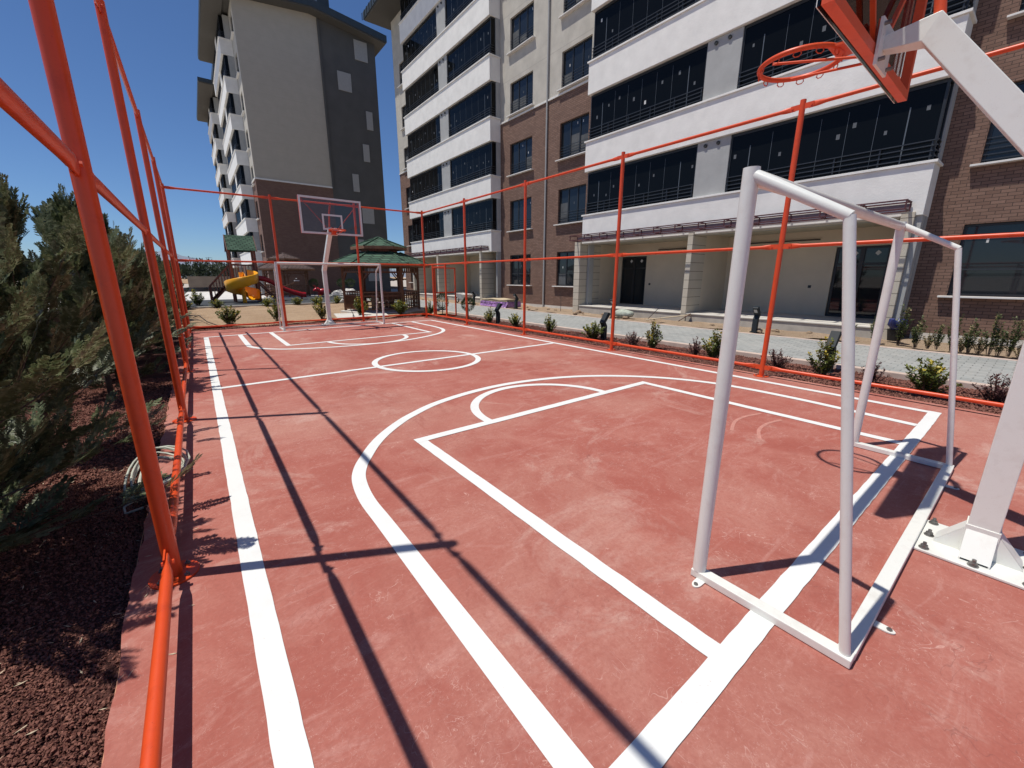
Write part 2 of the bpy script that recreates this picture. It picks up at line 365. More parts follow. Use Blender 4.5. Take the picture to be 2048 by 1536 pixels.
def each(name, mat, parent, items, fn, bevel=0.0):
    for it in items:
        m = MB(); fn(m, *it); m.build(name, mat, parent, bevel)
def thing(name, label, cat, loc=(0, 0, 0), group=None):
    o = bpy.data.objects.new(name, None); COL.objects.link(o); o.location = loc
    o.empty_display_size = .1
    return tag(o, label, cat, group)
def tag(o, label, cat, group=None):
    o['label'] = label; o['category'] = cat
    if group: o['group'] = group
    return o
def struct(o, kind='structure'): o['kind'] = kind; return o
KIDS = {}
def copy_tree(o, parent=None):
    c = o.copy(); COL.objects.link(c); c.parent = parent
    for ch in list(o.children): copy_tree(ch, c)
    return c
def place(o, loc, rz=0, sc=1, label=None):
    o.location = loc; o.rotation_euler = (0, 0, rz)
    o.scale = sc if hasattr(sc, '__len__') else (sc, sc, sc)
    if label: o['label'] = label
    return o
def sheet(name, poly, z, mat, thick=0.0):
    m = MB()
    if thick: m.prism(poly, lambda x, y: (x, y, z-thick), lambda x, y: (x, y, z))
    else: m.add([(x, y, z) for x, y in poly], [tuple(range(len(poly)))])
    return struct(m.build(name, mat))
def rect(x0, x1, y0, y1): return [(x0, y0), (x1, y0), (x1, y1), (x0, y1)]
ORD = ['first', 'second', 'third', 'fourth', 'fifth', 'sixth', 'seventh', 'eighth', 'ninth', 'tenth', 'eleventh', 'twelfth',
       'thirteenth', 'fourteenth', 'fifteenth', 'sixteenth', 'seventeenth', 'eighteenth', 'nineteenth', 'twentieth']

# ================================================================== SETTING
sheet('ground', rect(-5000, 5000, -5000, 6000), -.16, 'ground')
# court slab with slightly ragged left edge
edge = []
yy = -4.0
while yy < 15.55:
    edge.append((-.50+random.uniform(-.014, .012), yy)); yy += random.uniform(.05, .16)
poly = [(7.52, -4.0), (7.52, 15.55)]+[(x, y) for x, y in reversed(edge+[(-.5, 15.55)])]
sheet('court', poly, 0.0, 'court', .22)
groove = MB(); groove.box(7.385, 7.398, -4, 15.2, -.004, .0035)
struct(groove.build('expansion_joint', 'black'))

# painted markings
LZ = .004
def strip(m, pts, wd, side=0.0, z=LZ):
    """ribbon along pts; wd width, offset by side"""
    P_ = [Vector((p[0], p[1], 0)) for p in pts]; vs = []
    n = len(P_)
    for i, p in enumerate(P_):
        d = (P_[min(i+1, n-1)]-P_[max(i-1, 0)]).normalized(); nn = Vector((-d.y, d.x, 0))
        a = p+nn*(wd/2+side); b = p+nn*(-wd/2+side)
        vs += [(a.x, a.y, z), (b.x, b.y, z)]
    m.add(vs, [(2*i+1, 2*i+3, 2*i+2, 2*i) for i in range(n-1)])
def wob(a, b, n, amp=.0022):
    return [(a[0]+(b[0]-a[0])*t/n+random.uniform(-amp, amp), a[1]+(b[1]-a[1])*t/n+random.uniform(-amp, amp)) for t in range(n+1)]
W = .108
SCUFFS = [[(4.40, 1.80), (4.724, 1.909), (5.002, 1.915), (5.268, 1.848)], [(4.36, 1.50), (4.657, 1.628), (4.951, 1.655), (5.208, 1.605)]]
def mark(pts, wd, z=LZ):
    m = MB(); strip(m, pts, wd, z=z); return struct(m.build('court_marking', 'line'))
mark(wob((.030, .60), (.030, 13.85), 120), W)                       # left side line
mark(wob((6.972, .60), (7.02, 14.16), 120), W, z=LZ)                # right side line
mark(wob((-.024, .54), (7.026, .565), 80), W, z=LZ+.0015)            # near base line
mark(wob((-.024, 13.80), (7.074, 14.19), 80), W, z=LZ+.0015)        # far base line
mark(wob((.084, 7.24), (6.94, 7.30), 60), W*.95)                      # half-way line
def arcp(cx, cy, r, a0, a1, n=48):
    return [(cx+r*math.cos(R(a0+(a1-a0)*i/n)), cy+r*math.sin(R(a0+(a1-a0)*i/n))) for i in range(n+1)]
mark(arcp(3.495, 7.296, 1.012, 0, 360, 96), W, z=LZ+.001)            # centre circle
# near end: key, free-throw arc, three point line
mark(wob((1.602, .59), (1.602, 3.65), 40), W)
mark(wob((5.398, .60), (5.398, 3.65), 40), W)
mark(wob((1.548, 3.596), (5.452, 3.596), 40), W, z=LZ+.001)
mark(arcp(3.478, 3.65, 1.006, 0, 180), W)
def three(y0, y1, xl, xr, sgn, ytop, straight):
    cx = (xl+xr)/2; r = (xr-xl)/2; pts = [(xl, y0)]+wob((xl, y0), (xl, straight), 14)[1:]
    h = ytop-straight
    for i in range(1, 60):
        t = math.pi-math.pi*i/60; pts.append((cx+r*math.cos(t)*1.0, straight+h*math.sin(t)))
    pts += wob((xr, straight), (xr, y1), 14)
    return pts
def smooth(pts, n=8):
    out = []
    for i in range(len(pts)-1):
        p0, p1, p2, p3 = pts[max(i-1, 0)], pts[i], pts[i+1], pts[min(i+2, len(pts)-1)]
        for k_ in range(n):
            t = k_/n; f = lambda a, b, c, d: .5*(2*b+(c-a)*t+(2*a-5*b+4*c-d)*t*t+(3*b-a-3*c+d)*t**3)
            out.append((f(p0[0], p1[0], p2[0], p3[0]), f(p0[1], p1[1], p2[1], p3[1])))
    return out+[pts[-1]]
def mark_in(pts, wd, sg):
    m = MB(); strip(m, smooth(pts), wd, side=sg*wd/2, z=LZ+.0005); return struct(m.build('court_marking', 'line'))
mark_in([(.728, .6), (.73, 1.5), (.733, 2.38), (.735, 2.80), (.785, 3.15), (.873, 3.385), (.99, 3.58), (1.14, 3.80), (1.33, 4.02), (1.566, 4.235), (1.814, 4.415), (2.3, 4.67), (3.018, 4.85), (3.76, 4.873), (4.6, 4.683),
         (5.3, 4.30), (5.9, 3.70), (6.25, 3.05), (6.36, 2.45), (6.37, 1.8), (6.32, 1.2), (6.27, .612)], W*1.02, -1)
# far end
mark(wob((1.592, 13.88), (1.592, 10.92), 40), W)
mark(wob((5.43, 14.06), (5.43, 11.06), 40), W)
mark(wob((1.538, 10.93), (5.484, 11.08), 40), W, z=LZ+.001)
mark(arcp(3.53, 10.98, 1.02, 182, 362), W)
mark_in([(.76, 13.83), (.76, 12.6), (.765, 11.6), (.80, 11.2), (1.043, 10.711), (1.5, 10.30), (2.312, 10.0), (3.2, 9.88), (4.247, 9.97), (5.15, 10.36), (5.75, 10.82), (6.1, 11.4), (6.22, 12.1), (6.24, 13.0), (6.24, 14.07)], W*1.02, 1)

SCUFF = plain('pale_scuff', (.50, .225, .18), .8, .15, 20); MAT['scuff'] = SCUFF
for pts in SCUFFS:
    m = MB(); strip(m, smooth(pts), .035, z=.0022); struct(m.build('scuff_mark', 'scuff'))
# planting beds
bed_l = sheet('planting_bed', rect(-2.42, -.48, -4, 34), -.07, 'gravel')
bed_r = sheet('planting_bed', rect(7.50, 9.16, -6, 30), -.045, 'gravel')
bed_f = sheet('planting_bed', rect(-.5, 7.55, 15.5, 16.35), -.03, 'gravel')
# gravel stones (uncountable)
def gravel(name, regions, dens):
    base_v = np.array([(1,0,0),(-1,0,0),(0,1,0),(0,-1,0),(0,0,1),(0,0,-1)], float)
    base_f = np.array([(0,2,4),(2,1,4),(1,3,4),(3,0,4),(2,0,5),(1,2,5),(3,1,5),(0,3,5)])
    VV, FF, off = [], [], 0
    for x0, x1, y0, y1, z, smin, smax, dn in regions:
        n = int((x1-x0)*(y1-y0)*dn)
        s = np.random.uniform(smin, smax, (n, 1, 1))*np.random.uniform(.55, 1.25, (n, 1, 3))
        a = np.random.uniform(0, 2*np.pi, n); ca, sa = np.cos(a), np.sin(a)
        v = base_v[None]*s*(1+np.random.uniform(-.3, .3, (n, 6, 3)))
        t = np.random.uniform(-.9, .9, n); ct, st = np.cos(t), np.sin(t)
        y_, z_ = v[..., 1]*ct[:, None]-v[..., 2]*st[:, None], v[..., 1]*st[:, None]+v[..., 2]*ct[:, None]
        x_ = v[..., 0]*ca[:, None]-y_*sa[:, None]; y2 = v[..., 0]*sa[:, None]+y_*ca[:, None]
        px = np.random.uniform(x0, x1, n); py = np.random.uniform(y0, y1, n)
        pz = z+np.random.uniform(-.002, .016, n)+.012*np.sin(px*5+py*3)
        V = np.stack([x_+px[:, None], y2+py[:, None], z_+pz[:, None]], -1).reshape(-1, 3)
        F = (base_f[None]+(np.arange(n)*6)[:, None, None]).reshape(-1, 3)+off
        VV.append(V); FF.append(F); off += len(V)
    V = np.concatenate(VV); F = np.concatenate(FF)
    me = bpy.data.meshes.new(name); me.from_pydata(V.tolist(), [], F.tolist()); me.materials.append(MAT['stone'])
    o = bpy.data.objects.new(name, me); COL.objects.link(o)
    o['label'] = 'dark red-brown lava gravel covering the planting beds'; o['category'] = 'gravel'
    return struct(o, 'stuff')
gravel('lava_gravel', [(-1.9, -.485, .9, 4.6, -.07, .0045, .0095, 11500), (-1.9, -.49, 4.6, 9, -.07, .009, .017, 2600),
                       (7.53, 9.15, -.6, 6, -.045, .010, .022, 1500), (7.53, 9.15, 6, 15, -.045, .014, .03, 450), (-.4, 7.5, 15.56, 16.3, -.03, .014, .03, 600)], 1)

# kerbs and path
kb = MB(); kb.box(9.14, 9.28, -8, 32, -.15, .055); struct(kb.build('kerb', 'kerb', bevel=.012))
kb = MB(); kb.box(9.28, 9.36, -8, 32, -.15, .026); struct(kb.build('kerb', 'slab', bevel=.006))
sheet('path', rect(9.30, 12.56, -8, 40), .02, 'paver')
kb = MB(); kb.box(12.56, 12.66, -8, 40, -.15, .035); struct(kb.build('kerb', 'kerb', bevel=.01))

def lumpy(name, x0, x1, y0, y1, z0, amp, nx, ny, mat, seed=1, slope=0.0):
    rs = np.random.RandomState(seed)
    X, Y = np.meshgrid(np.linspace(x0, x1, nx), np.linspace(y0, y1, ny))
    Z = np.zeros_like(X)
    for i in range(26):
        kx, ky = rs.normal(0, 1.6+i*.35, 2); Z += np.sin(kx*X+ky*Y+rs.uniform(0, 6.3))/(1+i*.28)
    Z = z0+amp*Z/3+slope*(X-x0)
    V = np.stack([X, Y, Z], -1).reshape(-1, 3)
    F = [(j*nx+i, j*nx+i+1, (j+1)*nx+i+1, (j+1)*nx+i) for j in range(ny-1) for i in range(nx-1)]
    m = MB(); m.add(V.tolist(), F, True); return struct(m.build(name, mat))
lumpy('soil', -1.4, 9.1, 16.25, 26.6, .015, .035, 130, 120, 'sand', 3)
lumpy('soil', 12.68, 14.76, -8, 40, .025, .05, 34, 460, 'dirt', 5, .012)
sheet('paving', [(-2.2, 17.4), (-.2, 17.4), (-.4, 21), (-.8, 28), (-.8, 66), (-24, 66), (-24, 30)], -.10, 'pale_paving')
kb = MB(); kb.box(-1.1, 9.2, 26.6, 26.85, -.15, .10); struct(kb.build('kerb', 'concrete', bevel=.012))
sheet('playground_mat', rect(-1.0, 9.6, 26.85, 37.2), -.02, 'rubber')
sheet('paving', rect(-1.0, 24, 37.2, 43.1), -.06, 'pale_paving')
sheet('paving', rect(-1.0, 5.0, 43.1, 90), -.08, 'pale_paving')
sheet('paving', rect(9.0, 13.0, 32, 37.2), -.05, 'pale_paving')
lumpy('soil', -2, 30, 61, 90, 1.0, .35, 60, 40, 'sand', 9, .01)

# far hills
def ridge(name, prof, y, depth):
    m = MB(); vs = []
    for x, z in prof: vs += [(x, y-depth, -1), (x, y, z), (x, y+depth, -1)]
    fs = []
    for i in range(len(prof)-1):
        a = i*3; fs += [(a, a+3, a+4, a+1), (a+1, a+4, a+5, a+2)]
    m.add(vs, fs, True); return struct(m.build(name, 'hill'))
pr = []
for i in range(141):
    x = -2600+i*40
    z = 62+92*math.exp(-((x+125)/120)**2)+38*math.exp(-((x-120)/220)**2)+60*math.exp(-((x+900)/300)**2)+6*math.sin(x*.021)+4*math.sin(x*.05+1)
    pr.append((x, max(z, 8)))
ridge('hill', pr, 3400, 900)

# ================================================================== FENCE
PR, RR, FH = .0375, .0265, 4.09
def post(parent, x, y, h=FH, hollow=True):
    m = MB(); m.tube([(x, y, .008), (x, y, h)], PR, 24, caps=False)
    m.tube([(x, y, h), (x, y, h-.12)], PR-.004, 24, caps=False)
    n = 24; ring = [(PR*math.cos(2*math.pi*j/n), PR*math.sin(2*math.pi*j/n)) for j in range(n)]
    m.add([(x+a, y+b, h) for a, b in ring]+[(x+a*.93, y+b*.93, h) for a, b in ring], [(j, (j+1) % n, n+(j+1) % n, n+j) for j in range(n)])
    m.add([(x+a*.93, y+b*.93, h-.12) for a, b in ring], [tuple(range(n))])
    p = m.build('post', 'orange', parent)
    f = MB(); f.tube([(x, y, .001), (x, y, .012)], .112, 32, smooth=False); f.build('base_flange', 'orange', p)
    def bolt(b, a):
        cx, cy = x+.082*math.cos(R(a)), y+.082*math.sin(R(a)); b.tube([(cx, cy, .012), (cx, cy, .022), (cx, cy, .0221), (cx, cy, .034)], [.014, .014, .006, .006], 6, smooth=False)
    each('bolt', 'bolt', p, [(45,), (135,), (225,), (315,)], bolt)
    return p
def rail(parent, p, q, hero=False):
    """pipe with flattened bolted ends, held by lugs welded on the posts"""
    p, q = Vector(p), Vector(q); d = (q-p).normalized(); L = (q-p).length
    s0 = PR+.045
    t = [(s0, (.008, .040)), (s0+.07, (.009, .040)), (s0+.13, (.022, .036)), (s0+.20, (RR, RR))]
    st = t+[(L/2, (RR, RR))]+[(L-a, r) for a, r in reversed(t)]
    side = d.cross(Vector((0, 0, 1)))
    m = MB()
    # build by hand so that the flat side stays vertical
    n = 14; vs = []
    for a, (ru, rv) in st:
        c = p+d*a
        for j in range(n):
            th = 2*math.pi*j/n; vs.append(c+side*ru*math.cos(th)+Vector((0, 0, 1))*rv*math.sin(th))
    fs = [(i*n+j, (i+1)*n+j, (i+1)*n+(j+1) % n, i*n+(j+1) % n) for i in range(len(st)-1) for j in range(n)]
    m.add(vs, fs, True); m.add(vs[:n], [tuple(range(n))]); m.add(vs[-n:], [tuple(range(n))[::-1]])
    for e, sg in ((p, 1), (q, -1)):
        a = e+d*sg*(PR-.006)+side*.013; b = e+d*sg*(PR+.105)+side*.013
        m.beam(a, b, .008, .074)
        c = e+d*sg*(PR+.082); m.tube([c-side*.016, c-side*.026], .013, 6, smooth=False); m.tube([c+side*.016, c+side*.028], .013, 6, smooth=False)
    return m.build('rail', 'orange', parent)
ZR = (.155, 2.075, 4.00)
def fence(name, label, pts, skip=()):
    o = thing(name, label, 'fence', (pts[0][0], pts[0][1], 0), 'pipe fence sides round the court')
    return o
XL, XR, YF, SP = -.325, 7.34, 15.209, 3.137
fl = thing('pipe_fence', 'orange steel pipe fence along the left side of the court beside the cypress row', 'fence', (XL, YF, 0), 'pipe fence sides round the court')
ys = [YF-SP*i for i in range(1, 6)]
for y in ys: post(fl, XL, y)
for i in range(6):
    a = YF-SP*i; b = YF-SP*(i+1)
    for z in ZR: rail(fl, (XL, a, z), (XL, b, z)) if i < 5 else None
ff = thing('pipe_fence', 'orange steel pipe fence at the far end behind the far hoop and goal', 'fence', (XL, YF, 0), 'pipe fence sides round the court')
xs = [XL+(XR-XL)*i/3 for i in range(4)]
for x in xs: post(ff, x, YF)
for i in range(3):
    for z in ZR: rail(ff, (xs[i], YF, z), (xs[i+1], YF, z))
fr = thing('pipe_fence', 'orange pipe fence along the right side beside the grey path, with the gate', 'fence', (XR, YF, 0), 'pipe fence sides round the court')
for i in range(1, 6): post(fr, XR, YF-SP*i)
for i in range(5):
    for z in ZR: rail(fr, (XR, YF-SP*i, z), (XR, YF-SP*(i+1), z))
jm = MB()
for y in (14.5, 13.5): jm.beam((XR, y, .15), (XR, y, 2.06), .05, .05)
jm.beam((XR, 14.5, 1.98), (XR, 13.5, 1.98), .04, .04)
jm.build('gate_frame', 'orange', fr)
gt = MB(); gx0, gx1, gy = XR+.06, XR+.95, 14.47
for x in (gx0, gx1): gt.beam((x, gy, .1), (x, gy, 1.95), .045, .045)
for z in (.1, 1.02, 1.95): gt.beam((gx0, gy, z), (gx1, gy, z), .045, .045)
gt.build('gate', 'orange', fr)

# ================================================================== GOALS
def goal(label, xl, xr, yf, yb, zf, zb, sgn, tabs=True):
    o = thing('football_goal', label, 'goal', ((xl+xr)/2, yf, 0), 'small football goals')
    fr_, br_ = .034, .0205
    for x in (xl, xr):
        m = MB(); m.tube([(x, yf, .044), (x, yf, zf)], fr_, 20); m.build('front_post', 'white_steel', o)
        yt = yb-(yb-yf)*.42; m = MB(); m.tube([(x, yb, .044), (x, yt, zb)], br_, 18); m.build('rear_post', 'white_steel', o)
        m = MB(); dy = (yb-yf)/abs(yb-yf)
        m.tube([(x, yf+dy*.02, zf-.036), (x, yt+dy*.004, zb-.004)], [.0265, .0215], 18); m.build('side_bar', 'white_steel', o)
        m = MB(); m.box(x-.032, x+.032, min(yf, yb)-.03, max(yf, yb)+.03, .003, .045); m.build('ground_bar', 'white_steel', o, bevel=.004)
    m = MB(); m.tube([(xl, yf, zf-.034), (xr, yf, zf-.034)], .034, 20); m.build('crossbar', 'white_steel', o)
    m = MB(); m.box(xl+.032, xr-.032, yb-.032, yb+.032, .0035, .0445); m.build('rear_ground_bar', 'white_steel', o, bevel=.004)
    if tabs:
        for cx, cy, ax in ((xl-.032, yf-.03, -1), (xl-.032, yb+.12, -1), (xl+.36, yb-.033, 0), (xr-.42, yb-.033, 0), (xl+1.5, yb-.033, 0)):
            if ax == -1 and cy == yb+.12: continue
            m = MB(); pts = []
            L_, w_ = .075, .045
            for i in range(13):
                t = math.pi*i/12; pts.append((L_*.45+L_*.55*math.sin(t), w_*.5*math.cos(t)))
            pts = [(0, w_*.5)]+pts+[(0, -w_*.5)]
            f = (lambda a, b, z: (cx-a, cy+b, z)) if ax == -1 else (lambda a, b, z: (cx+b, cy-a, z))
            m.prism(pts, lambda a, b: f(a, b, .002), lambda a, b: f(a, b, .008))
            t_ = m.build('anchor_tab', 'white_steel', o)
            m = MB(); c = f(L_*.7, 0, .008); m.tube([c, (c[0], c[1], .016)], .011, 6, smooth=False); m.build('anchor_bolt', 'bolt', t_)
    return o
goal('white steel football goal frame standing close in front on the near end of the court', 2.0, 4.945, .885, .238, 2.08, 1.845, -1)
goal('white steel football goal frame at the far end under the far basketball board', 1.985, 5.115, 14.02, 14.74, 2.05, 1.80, 1, False)

# ================================================================== HOOPS
def hoop(label, x, yb, sgn, rot, ybend_z, elbow, board_y, board_z, rim_z, rim_off, hero=True):
    """sgn: direction from post towards the court along y"""
    o = thing('basketball_hoop', label, 'basketball hoop', (x, yb, 0), 'basketball hoops')
    def P(a, b, z): return (x+a, yb+sgn*b, z)
    w_ = .125
    # base plate + pedestal
    m = MB(); m.box(x-.235, x+.235, yb-.25, yb+.25, .003, .018); base = m.build('base_plate', 'white_steel', o, bevel=.003)
    def abolt(m, a, b):
        c = P(a, b, 0); q = (c[0], c[1])
        m.tube([(*q, .018), (*q, .024), (*q, .0241), (*q, .040), (*q, .0401), (*q, .058)], [.024, .024, .017, .017, .009, .009], 10, smooth=False)
    each('anchor_bolt', 'bolt', base, [(a, b) for a in (-.20, 0, .20) for b in (-.20, 0, .20) if a or b], abolt)
    h = w_/2
    m = MB(); m.box(x-h-.006, x+h+.006, yb-h-.006, yb+h+.006, .0165, .20); m.build('pedestal', 'white_steel', o, bevel=.003)
    for ang in (0, 90, 180, 270):
        ca, sa = math.cos(R(ang)), math.sin(R(ang)); m = MB()
        for off in (-h*.92, h*.92):
            T = lambda a, z, q: (x+a*ca-q*sa, yb+a*sa+q*ca, z)
            m.prism([(h+.006, .0185), (h+.112, .0185), (h+.112, .03), (h+.006, .17)], lambda a, z: T(a, z, off-.004), lambda a, z: T(a, z, off+.004))
        a1 = [T(h+.006, .172, -h*.9), T(h+.006, .172, h*.9), T(h+.112, .031, h*.9), T(h+.112, .031, -h*.9)]
        m.quad(*a1); m.build('gusset', 'white_steel', o)
    # mast: vertical, then leaning to the elbow, then level arm to the board
    path = [(0, .20), (0, ybend_z), elbow, (board_y-.07, elbow[1]+.0)]
    hs = [h, h, h*.98, h*.60]
    m = MB(); vs = []
    ds = []
    for i, (b, z) in enumerate(path):
        if i == 0: t = Vector((0, 1))
        elif i == len(path)-1: t = Vector((1, 0))
        else:
            u = (Vector(path[i])-Vector(path[i-1])).normalized(); v = (Vector(path[i+1])-Vector(path[i])).normalized(); t = (u+v).normalized()
        nn = Vector((-t.y, t.x))
        if i in (1, 2): k_ = 1/max(.3, math.cos(u.angle(v)/2))
        else: k_ = 1
        for sx, sn in ((-1, -1), (1, -1), (1, 1), (-1, 1)):
            wx = h if i < 3 else h*.75
            vs.append(P(sx*wx, b+nn.x*sn*hs[i]*k_, z+nn.y*sn*hs[i]*k_))
    fs = [(i*4+j, i*4+(j+1) % 4, (i+1)*4+(j+1) % 4, (i+1)*4+j) for i in range(3) for j in range(4)]
    m.add(vs, fs); m.add(vs[:4], [(0, 1, 2, 3)]); m.add(vs[-4:], [(0, 1, 2, 3)])
    m.build('mast', 'white_steel', o, bevel=.004)
    m = MB(); m.tube([P(0, elbow[0]-.02, elbow[1]+.03), P(0, elbow[0]+.0, elbow[1]+.16), P(0, elbow[0]+.10, elbow[1]+.55), P(0, board_y-.06, elbow[1]+.80)], .026, 12); m.build('stay', 'rim', o)
    # mounting plate
    by = board_y; m = MB()
    c0 = P(0, by-.075, 0); c1 = P(0, by-.06, 0)
    m.box(x-.13, x+.13, c0[1], c1[1], elbow[1]-.13, elbow[1]+.11); pl = m.build('mounting_plate', 'white_steel', o)
    def mbolt(m, a, z):
        c = P(a, by-.075, elbow[1]+z); m.cyl(c, (c[0], c[1]-sgn*.03, c[2]), .011, 6)
    each('bolt', 'bolt', pl, [(a, z) for a in (-.1, .1) for z in (-.10, .08)], mbolt)
    # board : orange steel tube frame behind, acrylic sheet, white front border
    bw, bh = .90, 1.04; z0 = board_z; z1 = z0+bh
    bd = bpy.data.objects.new('backboard', None); COL.objects.link(bd); bd.parent = o; bd.location = (0, sgn*by, 0)
    def B(a, b, z): return (x+a, yb+sgn*(by+b), z)
    m = MB(); q = .055
    for a in (-bw+q/2, bw-q/2): m.beam(B(a, -.03, z0), B(a, -.03, z1), q, .05, (0, 1, 0))
    for z in (z0+q/2, z1-q/2): m.beam(B(-bw+q, -.03, z), B(bw-q, -.03, z), .05, q)
    m.beam(B(-.30, -.03, z0+q), B(-.30, -.03, z0+.5), .04, .04, (0, 1, 0)) if False else None
    m.beam(B(-.05, -.03, z0+.05), B(-bw+.05, -.03, z1-.05), .024, .024, (0, 1, 0)); m.beam(B(.05, -.03, z0+.05), B(bw-.05, -.03, z1-.05), .024, .024, (0, 1, 0))
    m.beam(B(0, -.042, z0+q), B(0, -.042, z0+.22), .06, .03, (0, 1, 0))
    m.build('rear_frame', 'rim', bd)
    m = MB(); m.box(x-bw, x+bw, B(0, 0, 0)[1], B(0, .012, 0)[1], z0, z1); m.build('acrylic_sheet', 'acrylic', bd)
    m = MB(); t = .055
    y0, y1 = B(0, .0125, 0)[1], B(0, .016, 0)[1]
    m.box(x-bw, x-bw+t, y0, y1, z0, z1); m.box(x+bw-t, x+bw, y0, y1, z0, z1)
    m.box(x-bw+t, x+bw-t, y0, y1, z0, z0+t); m.box(x-bw+t, x+bw-t, y0, y1, z1-t, z1)
    iw, ih, iz = .295, .45, z0+.13; t = .05
    m.box(x-iw, x-iw+t, y0, y1, iz, iz+ih); m.box(x+iw-t, x+iw, y0, y1, iz, iz+ih)
    m.box(x-iw+t, x+iw-t, y0, y1, iz, iz+t); m.box(x-iw+t, x+iw-t, y0, y1, iz+ih-t, iz+ih)
    m.build('white_border', 'line', bd)
    # rim
    ry = by+rim_off; rr = .232
    m = MB(); m.tube([P(rr*math.cos(2*math.pi*i/48), ry+rr*math.sin(2*math.pi*i/48), rim_z) for i in range(48)], .0155, 12, closed=True)
    m.prism([(-.07, by+.017), (.07, by+.017), (.115, ry-rr*.80), (-.115, ry-rr*.80)], lambda a, b: P(a, b, rim_z-.008), lambda a, b: P(a, b, rim_z+.006))
    m.box(x-.075, x+.075, P(0, by+.016, 0)[1], P(0, by+.026, 0)[1], rim_z-.11, rim_z+.02)
    rm = m.build('rim', 'rim', o)
    each('support_rod', 'rim', rm, [(-1,), (1,)], lambda m, a: m.cyl(P(a*.06, by+.02, rim_z-.10), P(a*.17, ry+.10, rim_z-.012), .0085, 8))
    def hook(m, i):
        t = 2*math.pi*(i+.5)/12; c = Vector(P(rr*math.cos(t), ry+rr*math.sin(t), rim_z-.014)); tg = Vector((-math.sin(t), sgn*math.cos(t), 0))
        m.tube([c-tg*.018, c-tg*.022+Vector((0, 0, -.016)), c-tg*.010+Vector((0, 0, -.028)), c+tg*.010+Vector((0, 0, -.028)), c+tg*.022+Vector((0, 0, -.016)), c+tg*.018], .0032, 6)
    each('net_hook', 'rim', rm, [(i,) for i in range(12)], hook)
    o.rotation_euler = (0, 0, rot)
    return o
hoop('white basketball hoop post with clear board, standing close at the right edge of the picture', 3.50, -.03, 1, R(1.0), 2.0, (.70, 2.96), .975, 2.885, 3.02, .375)
hoop('white basketball hoop post with clear board at the far end behind the far goal', 3.55, 15.02, -1, R(2.0), 1.84, (1.06, 2.98), 1.42, 2.87, 2.975, .385)

# ================================================================== NEAR APARTMENT BLOCK
XB, XW, ST = 14.05, 14.75, 2.92
PT = [4.26+ST*i for i in range(6)]                # parapet tops
ZEAVE = 20.45
def wall_x(parent, name, mat, x, y0, y1, z0, z1, holes, depth=.16, z_split=None):
    """wall in the plane x, facing -x, with real openings and reveals"""
    ys_ = sorted({y0, y1, *[h[0] for h in holes], *[h[1] for h in holes]}); zs = sorted({z0, z1, *[h[2] for h in holes], *[h[3] for h in holes]})
    ys_ = [a for a in ys_ if y0 <= a <= y1]; zs = [a for a in zs if z0 <= a <= z1]
    m = MB()
    for i in range(len(ys_)-1):
        for j in range(len(zs)-1):
            cy, cz = (ys_[i]+ys_[i+1])/2, (zs[j]+zs[j+1])/2
            if any(h[0] < cy < h[1] and h[2] < cz < h[3] for h in holes): continue
            m.quad((x, ys_[i], zs[j]), (x, ys_[i], zs[j+1]), (x, ys_[i+1], zs[j+1]), (x, ys_[i+1], zs[j]))
    for a, b, c, d in holes:
        if c >= z1 or d <= z0: continue
        e = x+depth
        m.quad((x, a, c), (e, a, c), (e, a, d), (x, a, d)); m.quad((x, b, c), (x, b, d), (e, b, d), (e, b, c))
        m.quad((x, a, d), (e, a, d), (e, b, d), (x, b, d)); m.quad((x, a, c), (x, b, c), (e, b, c), (e, a, c))
    return m.build(name, mat, parent)
apt = thing('apartment_building', 'large apartment block with white balcony bands and brown brick base, right of the court', 'building', (16, 13, 0))
COLS = [(17.45, 19.30), (13.62, 15.42), (-.95, 1.52), (31.55, 33.25)]
WT = [2.83, 5.73, 8.61, 11.50, 14.40, 17.30]; WBT = [1.17, 4.13, 7.03, 9.98, 12.85, 15.78]
LEDGE = 9.80
holes = [(a, b, WBT[k], WT[k]) for a, b in COLS for k in range(6)]
for (a, b) in ((-8, 2.18), (13.085, 20.19), (31.24, 34.3)):
    hh = [h for h in holes if a <= h[0] and h[1] <= b]
    wall_x(apt, 'brick_wall', 'brick', XW, a, b, -.16, LEDGE, hh)
    wall_x(apt, 'upper_wall', 'plaster_cream', XW+.005, a, b, LEDGE, ZEAVE, hh)
    m = MB(); m.box(XW-.055, XW+.003, a, b, LEDGE-.03, LEDGE+.05); m.build('string_course', 'sill', apt, bevel=.006)
m = MB(); m.quad((XW, 34.3, -.16), (30, 34.3, -.16), (30, 34.3, ZEAVE), (XW, 34.3, ZEAVE)); m.quad((30, 34.3, -.16), (30, -8, -.16), (30, -8, ZEAVE), (30, 34.3, ZEAVE))
m.quad((XW, -8, -.16), (30, -8, -.16), (30, -8, ZEAVE), (XW, -8, ZEAVE)); m.build('side_wall', 'plaster_cream', apt)
each('plinth', 'slab', apt, [(-8, 2.0, .22), (13.4, 20.1, .16)], lambda m, a, b, z: m.box(XW-.012, XW-.002, a, b, -.15, z))

